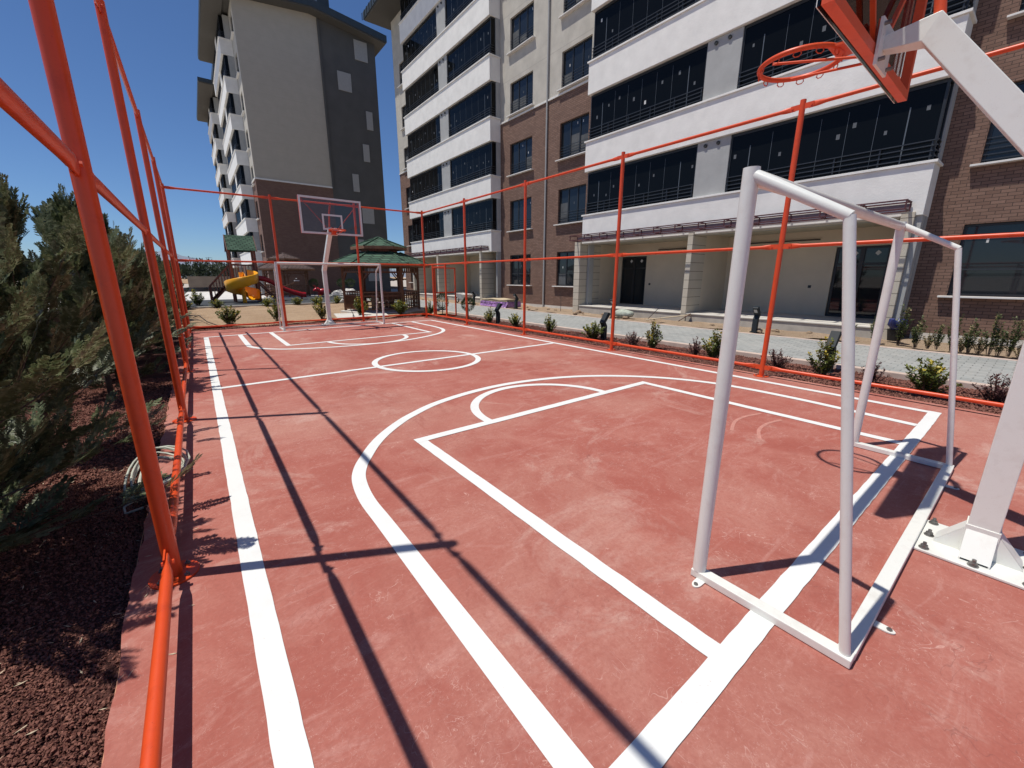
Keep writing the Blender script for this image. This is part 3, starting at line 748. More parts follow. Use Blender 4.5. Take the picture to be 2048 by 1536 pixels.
def window(a, b, z0, z1, k):
    """framed three-light window with sill, bars and stickers"""
    e = XW+.10; wn = MB(); f = .055
    wn.box(e, e+.05, a, a+f, z0, z1); wn.box(e, e+.05, b-f, b, z0, z1); wn.box(e, e+.05, a+f, b-f, z0, z0+f); wn.box(e, e+.05, a+f, b-f, z1-f, z1)
    n = 3 if b-a < 2.1 else 2
    for i in range(1, n):
        y = a+(b-a)*i/n; wn.box(e+.002, e+.048, y-.035, y+.035, z0+f, z1-f)
    o = wn.build('window', 'dark_frame', apt)
    p = MB(); p.box(e+.03, e+.034, a+f, b-f, z0+f, z1-f); p.build('pane', 'glass_win', o)
    s = MB(); s.box(XW-.16, XW+.10, a-.14, b+.14, z0-.045, z0-.002); s.build('sill', 'sill', o, bevel=.005)
    n_ = n; f_ = f
    for i in range(n_):
        if REFL_RN.random() < .55 and a > 0:
            hh = REFL_RN.uniform(.28, .62)*(z1-z0); q = MB()
            q.box(e+.0285, e+.0298, a+(b-a)*i/n_+(f_ if i == 0 else .036), a+(b-a)*(i+1)/n_-(f_ if i == n_-1 else .036), z0+f_, z0+hh); q.build('pane_reflection', 'pane_reflection', o)  # thin grey panel over the pane, standing in for a reflection
    if k >= 1:
        r = MB()
        for i in range(5): r.beam((XW+.03, a+.01, z0+.08+.115*i), (XW+.03, b-.01, z0+.08+.115*i), .018, .018)
        r.build('guard_bars', 'rail_dark', o)
    else:
        r = MB(); r.beam((XW+.09, a+f, z0+.62), (XW+.09, b-f, z0+.62), .012, .03); r.build('guard_bars', 'rail_dark', o)
    for i in range(n):
        if random.random() < .5:
            y = a+(b-a)*(i+random.uniform(.25, .75))/n; z = z1-random.uniform(.25, .8); q = MB()
            q.add([(e+.027, y-.02, z), (e+.027, y+.02, z), (e+.027, y+.02, z+.10), (e+.027, y-.02, z+.10)], [(0, 1, 2, 3)])
            q.build('sticker', 'sticker_dim' if random.random() < .6 else 'sticker', o)
REFL_RN = random.Random(5)
for a, b in COLS:
    for k in range(6):
        if a > 31 and k == 0: pass
        window(a, b, WBT[k], WT[k], k)

def glazing(parent, y0, y1, z0, z1, wrap=False):
    """sliding balcony glazing: dark panes, frames and pane joints"""
    x = XB+.17; m = MB()
    m.box(x, x+.02, y0, y1, z0, z1)
    if wrap: m.box(x+.02, XB+.40, y0, y0+.02, z0, z1)
    g = m.build('glazing', 'glass', parent)
    f = MB(); f.box(x-.02, x-.002, y0, y1, z0, z0+.05); f.box(x-.02, x-.002, y0, y1, z1-.07, z1); f.box(x-.022, x-.001, y0, y0+.05, z0+.05, z1-.07); f.box(x-.022, x-.001, y1-.05, y1, z0+.05, z1-.07)
    if wrap: f.box(x-.02, XB+.44, y0-.024, y0-.002, z1-.07, z1); f.box(XB+.38, XB+.44, y0-.024, y0-.002, z0, z1-.07)
    f.build('glazing_frame', 'dark_frame', g)
    n = max(3, round((y1-y0)/.62)); j = MB()
    for i in range(1, n):
        y = y0+(y1-y0)*i/n
        wj = .024 if i in (1, n-1) else .008
        j.box(x-.006, x-.001, y-wj/2, y+wj/2, z0+.05, z1-.07-(.35 if wj > .01 else .12))
    for i in range(n):
        if random.random() < .3: continue
        y = y0+(y1-y0)*(i+random.uniform(.25, .75))/n; z = z0+random.uniform(.55, 1.25)
        qq = MB(); s = random.uniform(.025, .04)
        qq.add([(x-.003, y-s, z), (x-.003, y+s, z), (x-.003, y+s, z+s*3.2), (x-.003, y-s, z+s*3.2)], [(0, 1, 2, 3)])
        qq.build('sticker', 'sticker' if random.random() < .05 else 'sticker_dim', g)
    j.build('pane_joints', 'joint', g)
    r = MB(); xr = XB+.07
    for i in range(4): r.beam((xr, y0+.02, z0+.10+.115*i), (xr, y1-.02, z0+.10+.115*i), .022, .022)
    nn = max(2, round((y1-y0)/.95))
    for i in range(nn+1):
        y = y0+.06+(y1-y0-.12)*i/nn; r.beam((xr+.025, y, z0+.0), (xr+.025, y, z0+.46), .03, .03, (0, 1, 0))
    if wrap:
        for i in range(4): r.beam((xr, y0-.03, z0+.10+.115*i), (XB+.42, y0-.03, z0+.10+.115*i), .022, .022)
    r.build('railing', 'rail_dark', parent)
def balcony_block(y0, y1, p0, p1):
    """a bay of stacked balconies between y0 and y1; pillar p0..p1"""
    m = MB(); m.box(XB+.42, XW+.02, y0+.004, y0+.12, -.1, ZEAVE); m.build('bay_side_wall', 'plaster_grey', apt)
    m = MB(); m.box(XB+.42, XW+.02, y1-.12, y1-.004, -.1, ZEAVE); m.build('bay_side_wall', 'plaster_grey', apt)
    for k, zt in enumerate(PT):
        m = MB(); m.box(XB, XB+.14, y0, y1, zt-1.20, zt-.06); m.box(XB+.14, XW, y0, y0+.14, zt-1.20, zt-.06); m.box(XB+.14, XW, y1-.14, y1, zt-1.20, zt-.06)
        b = m.build('balcony', 'plaster_white', apt, bevel=.01)
        m = MB(); m.box(XB-.05, XB+.30, y0-.05, y1+.05, zt-.06, zt); m.box(XB+.30, XW, y0-.05, y0+.2, zt-.06, zt); m.build('coping', 'plaster_white', b, bevel=.006)
        m = MB(); m.box(XB+.14, XW+.3, y0+.14, y1-.14, zt-1.19, zt-1.0); m.build('balcony_slab', 'plaster_grey', b)
        z0 = zt+.005; z1 = (PT[k+1]-1.21) if k < 5 else ZEAVE-.1
        glazing(b, y0+.07, p0, z0, z1, True); glazing(b, p1, y1-.07, z0, z1)
        m = MB(); m.box(XB+.10, XB+.30, p0, p1, z0, z1); pl = m.build('pillar', 'plaster_grey', b)
        for yv in (p0+(p1-p0)*.35, p0+(p1-p0)*.74):
            m = MB(); m.tube([(XB+.10, yv, z1-.14), (XB+.05, yv, z1-.14)], .055, 14); m.build('vent_pipe', 'black', pl)
balcony_block(2.17, 13.10, 7.02, 8.10)
balcony_block(20.18, 31.25, 24.9, 26.0)
m = MB(); m.tube([(XW-.06, 16.30, 0.0), (XW-.06, 16.30, ZEAVE-.1)], .045, 12); m.build('drainpipe', 'plaster_grey', apt)
# roof with overhanging eave
m = MB(); m.box(XB-.95, 31, -9, 35.3, ZEAVE, ZEAVE+.08); rf = m.build('roof', 'soffit', apt)
m = MB(); m.box(XB-1.02, 31, -9.1, 35.4, ZEAVE+.08, ZEAVE+.55); m.build('fascia', 'fascia', rf)
m = MB()
for i in range(90): y = -9+i*.5; m.box(XB-1.06, XB-1.02, y, y+.05, ZEAVE+.1, ZEAVE+.55)
for i in range(34): x = XB-.9+i*.5; m.box(x, x+.05, 35.4, 35.44, ZEAVE+.1, ZEAVE+.55)
m.build('fascia_ribs', 'fascia', rf)

# ground floor terraces
ZC, ZF, XR_ = 3.10, .31, 16.70
def terrace(y0, y1, parts, doors):
    m = MB(); m.box(XB-.02, XR_, y0, y1, -.16, ZF); sl_ = m.build('terrace', 'concrete', apt)
    m = MB(); m.box(XB-.05, XR_-.01, y0+.01, y1-.01, ZF+.002, ZF+.03); m.build('terrace_paving', 'slab', sl_)
    m = MB(); m.quad((XB+.14, y0, ZC), (XB+.14, y1, ZC), (XR_, y1, ZC), (XR_, y0, ZC)); m.box(XB+.02, XB+.2, y0+.1, y1-.1, ZC-.08, ZC-.003); m.build('terrace_ceiling', 'ceiling', apt)
    hs = [(a, b, ZF+.031, 2.55) for a, b in doors]
    wall_x(apt, 'terrace_wall', 'cream_wall', XR_, y0, y1, ZF, ZC, hs, .12)
    for a, b in doors:
        d = MB(); e = XR_+.05; f = .07; mid = (a+b)/2
        for p_, q_ in ((a, a+f), (b-f, b), (mid-.06, mid+.06)): d.box(e, e+.06, p_, q_, ZF+.03, 2.55)
        for p_, q_ in ((a+f, mid-.06), (mid+.06, b-f)):
            for z in (ZF+.03, 1.98, 2.48): d.box(e+.002, e+.058, p_, q_, z, z+.07)
        o = d.build('door', 'dark_frame', apt)
        g = MB(); g.box(e+.03, e+.035, a+f, b-f, ZF+.05, 2.5); g.build('pane', 'glass_win', o)
        each('sticker', 'sticker', o, [(a+(b-a)*.22,), (a+(b-a)*.63,)], lambda m, c: m.add([(e+.028, c, 2.26), (e+.028, c+.08, 2.33), (e+.028, c+.01, 2.42), (e+.028, c-.07, 2.35)], [(0, 1, 2, 3)]))
    for (a, b, depth, full) in parts:
        m = MB(); m.box(XB-.06, XB+depth, a, b, -.16, ZC+.04); m.build('pier', 'siding', apt, bevel=.006)
        if full: m = MB(); m.box(XB+depth, XR_, a+.02, b-.01, ZF, ZC); m.build('partition', 'cream_wall', apt)
    # exposed steel frame of the canopy
    px0, px1 = XB-.52, XB-.06; z0, z1 = 3.17, 3.37
    m = MB()
    for x in (px0, px1):
        for z in (z0, z1): m.beam((x, y0+.1, z), (x, y1+.25, z), .032, .032)
    n = int((y1-y0)/.78)
    for i in range(n+1):
        y = y0+.12+(y1+.1-y0)*i/n
        m.beam((px0, y, z0), (px0, y, z1), .028, .028, (0, 1, 0)); m.beam((px1, y, z0), (px1, y, z1), .028, .028, (0, 1, 0))
        m.beam((px0, y, z1), (px1, y, z1), .028, .028); m.beam((px0, y, z0), (px1, y, z0), .028, .028)
    m.build('canopy_frame', 'maroon', apt)
    m = MB(); m.box(px1+.018, px1+.03, y0+.1, y1+.2, z0+.075, z1-.035); m.build('canopy_beam', 'maroon_light', apt)
terrace(2.30, 13.10, [(2.30, 2.55, .80, False), (7.84, 8.03, .86, True), (13.12, 13.46, 1.35, True)], [(3.09, 4.43), (11.5, 12.88)])
terrace(20.32, 31.1, [(21.18, 21.40, .88, True), (26.75, 26.98, .88, True), (30.9, 31.14, .88, True)], [(22.3, 23.6), (28.6, 29.9)])
m = MB(); m.box(XB+.06, XB+.36, 2.176, 2.295, -.1, 3.06); m.build('bay_foot', 'plaster_grey', apt)
# surface pipes and sockets in the terraces
m = MB(); m.tube([(XR_-.06, 7.4, 2.82), (XR_-.06, 4.9, 2.82)], .022, 8); m.tube([(XR_-.06, 7.4, 2.82), (XR_-.06, 7.4, 1.7)], .018, 8); m.build('service_pipe', 'pipe_rust', apt)
m = MB(); m.tube([(XR_-.06, 10.9, 2.78), (XR_-.06, 8.4, 2.78)], .022, 8); m.build('service_pipe', 'pipe_rust', apt)
for y in (4.95, 11.2): m = MB(); m.box(XR_-.02, XR_-.003, y, y+.09, 1.25, 1.34); m.build('wall_socket', 'dark_frame', apt)
m = MB(); m.tube([(XR_-.06, 23.9, 2.75), (XR_-.06, 21.6, 2.75)], .022, 8); m.tube([(XR_-.06, 23.9, 2.75), (XR_-.06, 23.9, 1.5)], .018, 8); m.build('service_pipe', 'pipe_rust', apt)

# ================================================================== FAR APARTMENT BLOCK
fb = thing('apartment_building', 'distant apartment block with a tall beige and dark grey gable, left of the sky gap', 'building', (11, 60, 0))
YG, X0, X1, XS = 43.2, 5.44, 16.8, 11.75
FE = 22.75
def roofz(x): return FE+.22+.115*max(0, min(x-X0, X1-x))
m = MB(); m.quad((X0, YG, -.3), (XS, YG, -.3), (XS, YG, 9.82), (X0, YG, 9.82)); m.build('brick_gable', 'brick_far', fb)
m = MB(); m.add([(X0, YG, 9.82), (XS, YG, 9.82), (XS, YG, roofz(11.12)), (11.12, YG, roofz(11.12)), (X0, YG, roofz(X0))], [(0, 1, 2, 3, 4)]); m.build('beige_gable', 'plaster_gable', fb)
m = MB(); m.box(XS-.02, XS+.12, YG-.10, YG+.1, 9.7, roofz(XS)-.1); m.build('corner_trim', 'grey_render', fb)
m = MB(); m.add([(XS, YG+.02, -.3), (X1, YG+.02, -.3), (X1, YG+.02, roofz(X1)), (XS, YG+.02, roofz(XS))], [(0, 1, 2, 3)])
m.quad((X1, YG+.02, -.3), (X1, 78, -.3), (X1, 78, roofz(X1)), (X1, YG+.02, roofz(X1))); m.build('grey_gable', 'grey_render', fb)
m = MB(); m.box(X0, XS, YG-.07, YG+.02, 9.80, 9.92); m.build('string_course', 'sill', fb)
PW = [(.3437, .3715, .4546, .4917), (.3037, .3317, .388, .4234), (.3589, .3731, .322, .3587), (.3461, .3601, .2547, .2904), (.3172, .3309, .1883, .2251), (.3328, .3598, .1212, .1567), (.318, .3307, .053, .085), (.335, .3607, -.010, .030)]
for a, b, c, d in PW:
    m = MB(); m.box(a*YG, b*YG, YG-.05, YG+.02, EYE+c*YG, EYE+d*YG); m.build('panel', 'panel_light', fb, bevel=.01)
# left facade with openings
FT = [4.05+2.83*i for i in range(7)]
hl = []
for k in range(8):
    z = 1.05+2.83*k
    for a, b in ((44.0, 45.2), (58.2, 59.8), (62, 63.4)): hl.append((a, b, z, z+1.5))
wall_x(fb, 'brick_wall', 'brick_far', X0, YG, 78, -.3, 9.82, [h for h in hl if h[3] < 9.8], .15)
wall_x(fb, 'upper_wall', 'plaster_cream', X0+.004, YG, 78, 9.82, FE+.2, [h for h in hl if h[3] >= 9.8], .15)
m = MB(); m.box(X0-.06, X0, YG-.06, 78, 9.80, 9.92); m.build('string_course', 'sill', fb)
for a, b, c, d in hl:
    e = X0+.09; m = MB()
    m.box(e, e+.04, a, a+.06, c, d); m.box(e, e+.04, b-.06, b, c, d); m.box(e, e+.04, a+.06, b-.06, d-.06, d); m.box(e, e+.04, a+.06, b-.06, c, c+.06); m.box(e, e+.04, (a+b)/2-.04, (a+b)/2+.04, c+.06, d-.06)
    for i in range(4): m.box(e-.06, e-.035, a, b, c+.12+.13*i, c+.15+.13*i)
    o = m.build('window', 'dark_frame', fb)
    m = MB(); m.box(e+.02, e+.03, a+.06, b-.06, c+.06, d-.06); m.build('pane', 'glass_win', o)
    m = MB(); m.box(X0-.15, X0+.1, a-.12, b+.12, c-.06, c-.002); m.build('sill', 'sill', o)
XF = 4.54
for y0, y1 in ((45.9, 56.4), (65.8, 75.5)):
    m = MB(); m.box(XF+.45, X0+.02, y0+.01, y0+.14, -.2, FE); m.build('bay_side_wall', 'plaster_grey', fb)
    m = MB(); m.box(XF+.45, X0+.02, y1-.14, y1-.01, -.2, FE); m.build('bay_side_wall', 'plaster_grey', fb)
    for k, zt in enumerate(FT):
        m = MB(); m.box(XF, XF+.15, y0, y1, zt-1.2, zt-.06); m.box(XF+.15, X0, y0, y0+.15, zt-1.2, zt-.06); m.box(XF+.15, X0, y1-.15, y1, zt-1.2, zt-.06)
        b = m.build('balcony', 'plaster_white', fb)
        m = MB(); m.box(XF-.06, XF+.3, y0-.06, y1+.06, zt-.06, zt); m.box(XF+.3, X0, y0-.06, y0+.2, zt-.06, zt); m.build('coping', 'plaster_white', b)
        m = MB(); m.box(XF+.15, X0+.2, y0+.15, y1-.15, zt-1.19, zt-1.0); m.build('balcony_slab', 'plaster_grey', b)
        z1 = FT[k+1]-1.2 if k < 6 else FE-.1
        p0, p1 = y0+4.0, y0+5.0
        for q0, q1 in ((y0+.1, p0), (p1, y1-.1)):
            m = MB(); m.box(XF+.2, XF+.22, q0, q1, zt, z1)
            if q0 < p0-1: m.box(XF+.22, XF+.42, q0, q0+.02, zt, z1)
            g = m.build('glazing', 'glass', b); m = MB()
            m.box(XF+.165, XF+.196, q0-.02, q1+.02, zt, zt+.05); m.box(XF+.165, XF+.196, q0-.02, q1+.02, z1-.06, z1); n = 6
            for i in range(n+1):
                y = q0+(q1-q0)*i/n; m.box(XF+.17, XF+.198, y-.025, y+.025, zt+.02, z1-.02)
            m.build('glazing_frame', 'dark_frame', g)
        m = MB()
        for q0, q1 in ((y0+.1, p0), (p1, y1-.1)):
            for i in range(4): m.box(XF+.07, XF+.1, q0, q1, zt+.1+.12*i, zt+.13+.12*i)
            for i in range(5): y = q0+(q1-q0)*i/4; m.box(XF+.1, XF+.13, y-.02, y+.02, zt, zt+.5)
        for i in range(4): m.box(XF+.1, XF+.45, y0+.03, y0+.06, zt+.1+.12*i, zt+.13+.12*i)
        m.build('railing', 'rail_dark', b)
        m = MB(); m.box(XF+.12, XF+.3, p0, p1, zt, z1); m.build('pillar', 'plaster_white', b)
# roofs
def slab(parent, pts_x, y0, y1, t, mat, name):
    m = MB(); lo = [(x, z) for x, z in pts_x]; poly = lo+[(x, z+t) for x, z in reversed(lo)]
    m.prism(poly, lambda a, b: (a, y0, b), lambda a, b: (a, y1, b)); return m.build(name, mat, parent)
XMID = (X0+X1)/2
rr_ = slab(fb, [(X0-.55, roofz(X0)-.06), (XMID, roofz(XMID)), (X1+.75, roofz(X1)-.09)], YG-1.0, 79, .10, 'soffit', 'roof')
slab(rr_, [(X0-.62, roofz(X0)+.03), (XMID, roofz(XMID)+.10), (X1+.82, roofz(X1)+.01)], YG-1.07, 79.1, .55, 'fascia', 'fascia')
for y0, y1 in ((YG-1.0, 56.2), (62.0, 76.5)):
    m = MB(); m.box(3.60, X0-.5, y0, y1, FE, FE+.10); e = m.build('eave', 'soffit', fb)
    m = MB(); m.box(3.53, X0-.5, y0-.07, y1+.07, FE+.10, FE+.50); m.build('fascia', 'fascia', e)
m = MB(); m.box(12.0, 13.0, YG+.2, YG+1.6, roofz(12), roofz(12)+2.2); m.build('chimney', 'fascia', fb)

# ================================================================== VEGETATION
RN = np.random.RandomState(11)
def rv(a, b): return RN.uniform(a, b)
def blade(m, p, d, up_, L, wd, n=1, droop=0.0):
    """one pointed leaf: kite with a slight fold"""
    d = Vector(d).normalized(); s = d.cross(Vector(up_))
    if s.length < 1e-3: s = d.cross(Vector((1, 0, 0)))
    s.normalize(); p = Vector(p); nn = s.cross(d)
    m.add([p, p+d*L*.45+s*wd/2-nn*wd*.12, p+d*L-Vector((0, 0, droop)), p+d*L*.45-s*wd/2-nn*wd*.12], [(0, 1, 2, 3)])
def spray(m, p, d, upv, L, dens=11):
    """flat feathery conifer spray"""
    d = Vector(d).normalized(); s = d.cross(Vector(upv))
    if s.length < 1e-3: s = Vector((1, 0, 0))
    s.normalize(); p = Vector(p); nn = s.cross(d)
    m.add([p-s*.0025, p+s*.0025, p+d*L], [(0, 1, 2)])
    for i in range(dens):
        t = .10+.9*i/dens; c = p+d*L*t+nn*rv(-.004, .004); l = L*(.40-.27*t)*rv(.75, 1.25)
        for sg in (-1, 1):
            dd = (d*.80+s*sg*.62+nn*rv(-.18, .18)).normalized()
            q = c; e = c+dd*l; w_ = L*.0195; sd = dd.cross(nn).normalized()
            m.add([q-sd*w_*.6, c+dd*l*.6-sd*w_, e, c+dd*l*.6+sd*w_, q+sd*w_*.6], [(0, 1, 2, 3, 4)])
            for k_ in (.24, .44, .62, .80):
                c2 = c+dd*l*k_
                for sg2 in (-1, 1):
                    d3 = (dd*.85+sd*sg2*.6).normalized(); l3 = l*.42*(1.2-k_)
                    s3 = d3.cross(nn).normalized()*w_*.7
                    m.add([c2, c2+d3*l3*.6-s3, c2+d3*l3, c2+d3*l3*.6+s3], [(0, 1, 2, 3)])
def cypress(name, label, H, RAD, nb, loose, dens=11):
    o = thing(name, label, 'tree', (0, 0, 0), 'cypress trees in a row beside the left fence')
    t = MB(); pts = [(rv(-.012, .012)*i, rv(-.012, .012)*i, H*.94*i/8) for i in range(9)]; t.tube(pts, [.036*(1-.9*i/8)+.003 for i in range(9)], 8)
    t.build('trunk', 'bark', o)
    cr = MB(); br = MB()
    for i in range(nb):
        f = ((i+.5)/nb)**.85; z = .10+(H-.26)*f
        env = RAD*min(1.0, .92+.4*f)*(1-max(0, f-.45)/.62)
        L = max(.14, env*rv(.70, 1.22+loose)); a = i*2.399+rv(-.4, .4); el = R(rv(20, 58)+28*f) if f > .22 else R(rv(-10, 34))
        d = Vector((math.cos(a)*math.cos(el), math.sin(a)*math.cos(el), math.sin(el)))
        p0 = Vector((0, 0, z)); seg = []
        for j in range(5):
            tt = j/4; seg.append(p0+d*L*tt+Vector((0, 0, .10*L*tt*tt))+Vector((rv(-.012, .012), rv(-.012, .012), 0))*tt)
        br.tube(seg, [.0085, .007, .0055, .004, .002], 5)
        ns = 4
        for j in range(ns):
            tt = .22+.78*j/(ns-1); q = p0+d*L*tt+Vector((0, 0, .10*L*tt*tt)); sl = rv(.24, .46)*(1.0 if f < .8 else .85)
            for sg in ((-1, 1) if j < ns-1 else (0,)):
                side = d.cross(Vector((0, 0, 1))).normalized()
                dd = (d*rv(.6, 1.0)+side*sg*rv(.3, .8)+Vector((0, 0, rv(.15, .95)))).normalized()
                spray(cr, q, dd, Vector((rv(-.6, .6), rv(-.6, .6), 1)), sl, dens)
    for j in range(7):
        z = H-.42+.06*j; a = rv(0, 6.3); spray(cr, (0, 0, z), (math.cos(a)*.35, math.sin(a)*.35, 1), (math.cos(a+1.6), math.sin(a+1.6), .2), rv(.2, .34), dens)
    for j in range(34):   # inner, denser short growth
        f = rv(0, 1); z = .12+(H-.7)*f; a = rv(0, 6.3); e = RAD*.35*(1-.6*f)
        spray(cr, (math.cos(a)*e*.5, math.sin(a)*e*.5, z), (math.cos(a), math.sin(a), rv(.1, 1.0)), (rv(-1, 1), rv(-1, 1), 1), rv(.2, .34), max(6, dens-3))
    br.build('limbs', 'bark', o); cr.build('crown', 'cypress', o)
    return o
lab = 'dark green cypress tree, {} from the camera in the row beside the left fence'
cA = cypress('cypress_tree', '', 2.62, .64, 60, .42, 13); cB = cypress('cypress_tree', '', 2.46, .60, 60, .36, 13); cC = cypress('cypress_tree', '', 2.62, .66, 56, .48, 13)
protos = [cA, cB, cC]
TY = [3.0, 4.15, 5.50, 7.95, 9.35, 10.35, 11.35, 12.6, 13.8, 15.0, 16.2, 17.4, 18.6, 19.8, 21.0, 22.2, 23.6, 25.0, 26.5, 28.0, 29.5]
WORD = ORD+['twenty-first', 'twenty-second']
for i, y in enumerate(TY):
    p = protos[i % 3]; o = p if i < 3 else copy_tree(p)
    sc = random.uniform(.90, 1.08)
    place(o, (-1.24+random.uniform(-.08, .08), y, -.08), random.uniform(0, 6.28), (sc*.90, sc*.90, sc*random.uniform(.84, .95)), lab.format(WORD[i]))
cA.location.x = -1.26; cA.location.y = 3.34; cA.scale = (1.12, 1.0, .88); cB.scale = (.74, .74, .86); cB.location.x = -1.42; cC.scale = (.84, .84, .92); cB.location.x = -1.27

def shrub(name, cat, seed, stems, H, spread, leaf_l, leaf_w, mats, tipfrac, upright=.6, nl=10, group=None):
    global RN
    RN = np.random.RandomState(seed)
    o = thing(name, '', cat, (0, 0, 0), group)
    st = MB(); m = MB()
    for i in range(stems):
        a = rv(0, 6.28); r = rv(.1, 1)*spread; h = H*(1-.45*(r/spread)**1.5)*rv(.62, 1.05)
        top = Vector((math.cos(a)*r, math.sin(a)*r, h)); base = Vector((math.cos(a)*r*.18, math.sin(a)*r*.18, 0))
        mid = base.lerp(top, .5)+Vector((0, 0, h*.12))
        pts = [base, base.lerp(mid, .6), mid, mid.lerp(top, .55), top]; st.tube(pts, [.005, .0045, .004, .003, .0015], 5)
        yel = rv(0, 1) < tipfrac
        for j in range(nl):
            t = .18+.82*(j+rv(0, .6))/nl; q = (mid.lerp(top, (t-.5)*2) if t > .5 else base.lerp(mid, t*2))
            for sg in range(3):
                an = rv(0, 6.28); d = Vector((math.cos(an), math.sin(an), rv(.15, 1.1)*(1 if t < .9 else 1.6)))
                m.cur = 1 if (yel and t > .55 and rv(0, 1) < .75) or rv(0, 1) < .03 else 0
                blade(m, q+Vector((rv(-.01, .01), rv(-.01, .01), rv(-.01, .01))), d, (rv(-.3, .3), rv(-.3, .3), 1), leaf_l*rv(.7, 1.25), leaf_w*rv(.8, 1.2), droop=.004)
    m.cur = 0
    st.build('stems', 'bark', o); m.build('foliage', mats, o)
    return o
EG = 'yellow and green euonymus shrubs'
E1 = shrub('euonymus_shrub', 'shrub', 21, 26, .66, .27, .062, .034, ['euonymus', 'euonymus_tip'], .22, nl=13, group=EG)
E2 = shrub('euonymus_shrub', 'shrub', 22, 34, .54, .33, .064, .036, ['euonymus', 'euonymus_tip'], .25, nl=11, group=EG)
E3 = shrub('euonymus_shrub', 'shrub', 23, 22, .72, .24, .060, .032, ['euonymus', 'euonymus_tip'], .40, nl=14, group=EG)
EUO = [E1, E2, E3]
NG = 'reddish nandina shrubs'
N1 = shrub('nandina_shrub', 'shrub', 31, 28, .40, .27, .052, .019, ['nandina', 'nandina'], .3, nl=9, group=NG)
N2 = shrub('nandina_shrub', 'shrub', 32, 24, .44, .22, .050, .018, ['nandina', 'nandina'], .3, nl=9, group=NG)
NAN = [N1, N2]
used = set()
def put(p, x, y, z, sc, label, rz=None):
    o = p if p.name not in used else copy_tree(p); used.add(p.name)
    return place(o, (x, y, z), random.uniform(0, 6.28) if rz is None else rz, sc, label)
RB = -.04
put(E1, 8.36, 12.15, RB, .95, 'yellow-green euonymus shrub leaning on the bollard lamp nearest the round topiary, right bed')
put(E2, 8.42, 10.70, RB, .95, 'broad yellow-topped euonymus shrub right of the fence post past the topiary')
put(E1, 8.25, 8.85, RB, .92, 'green euonymus shrub alone midway between two fence posts, right bed')
put(E2, 8.32, 7.22, RB, 1.0, 'euonymus shrub hugging the bollard lamp left of a fence post, right bed')
put(N1, 8.34, 5.95, RB, 1.0, 'small purple-red nandina beside the tallest yellow-tipped euonymus')
put(E3, 8.24, 5.36, RB, 1.02, 'tallest euonymus shrub with two bright yellow spires, right bed')
put(N2, 8.30, 4.36, RB, 1.0, 'small purple-red nandina just left of the front goal post')
put(E1, 8.20, 3.88, RB, 1.05, 'upright dark green euonymus partly hidden behind the front goal post')
put(N1, 8.30, 2.80, RB, 1.0, 'dark red nandina beside the nearest right fence post')
put(E3, 8.26, 2.08, RB, .98, 'euonymus shrub with yellow tops in front of the nearest bollard lamp')
put(N2, 8.30, 1.42, RB, .95, 'red nandina seen behind the slanting goal post, right bed')
put(E2, 8.16, .78, RB, 1.08, 'wide bushy euonymus with yellow patches seen between the goal posts')
put(N1, 8.22, .16, RB, 1.12, 'red nandina nearest the camera, beside the hoop post')
put(E3, 8.05, 16.35, RB, .95, 'slim green euonymus by the court corner post and gate')
for i, (x, y, p) in enumerate(((.76, 16.95, E2), (2.24, 17.2, E3), (3.75, 16.85, E3), (5.32, 17.25, E1), (6.95, 16.95, E2))):
    put(p, x, y, .02, 1.3, ['round euonymus in the sand left of the far goal', 'upright euonymus behind the left post of the far goal', 'spiky euonymus beside the far hoop post',
                            'euonymus behind the orange post in front of the gazebo', 'yellow euonymus in front of the gazebo lattice'][i])
for i, x in enumerate((-.55, .75, 3.0, 4.55, 5.6, 6.75, 7.85, 9.0)):
    put(E2, x, 26.3, .0, (1.15, 1.15, 1.0), 'low grey-green shrub, {} from the left along the playground kerb'.format(ORD[i]))
put(E1, -.05, 30.2, -.05, (1.7, 1.7, 1.6), 'large leafy shrub standing by the foot of the playground stairs')

# young hedge plants by the brick wall
PG = 'young privet plants along the brick wall'
pv = [shrub('privet_plant', 'plant', 41+i, 11, .84-.08*i, .19, .056, .034, ['privet', 'privet_dry'], .12, nl=16, group=PG) for i in range(3)]
pd = shrub('privet_plant', 'plant', 47, 11, .42, .17, .046, .024, ['privet_dry', 'privet'], .3, nl=10, group=PG)
hp = [(12.95, 2.85, 0, .8), (12.9, 2.35, 1, .9), (13.1, 1.95, 0, 1.12), (12.9, 1.62, 1, 1), (12.92, 1.42, 3, 1.1), (12.9, 1.28, 2, .85), (12.88, 1.05, 0, .95), (12.9, .92, 3, 1.05), (12.88, .80, 1, 1.0),
      (12.9, .66, 3, 1.15), (12.88, .52, 0, 1.05), (12.86, .40, 1, .8), (12.9, .26, 0, .95), (12.88, .12, 3, .9), (12.86, .04, 0, 1.0), (12.88, -.06, 1, .95), (12.88, -.28, 0, .9), (12.9, -.42, 3, 1.0), (12.87, -.55, 1, 1.05)]
for i, (x, y, v, sc) in enumerate(hp):
    put(pv[v] if v < 3 else pd, x, y, .05, (sc*.9, sc*.9, sc), 'thin young privet plant, {} from the left in the row by the brick wall'.format(ORD[i]))

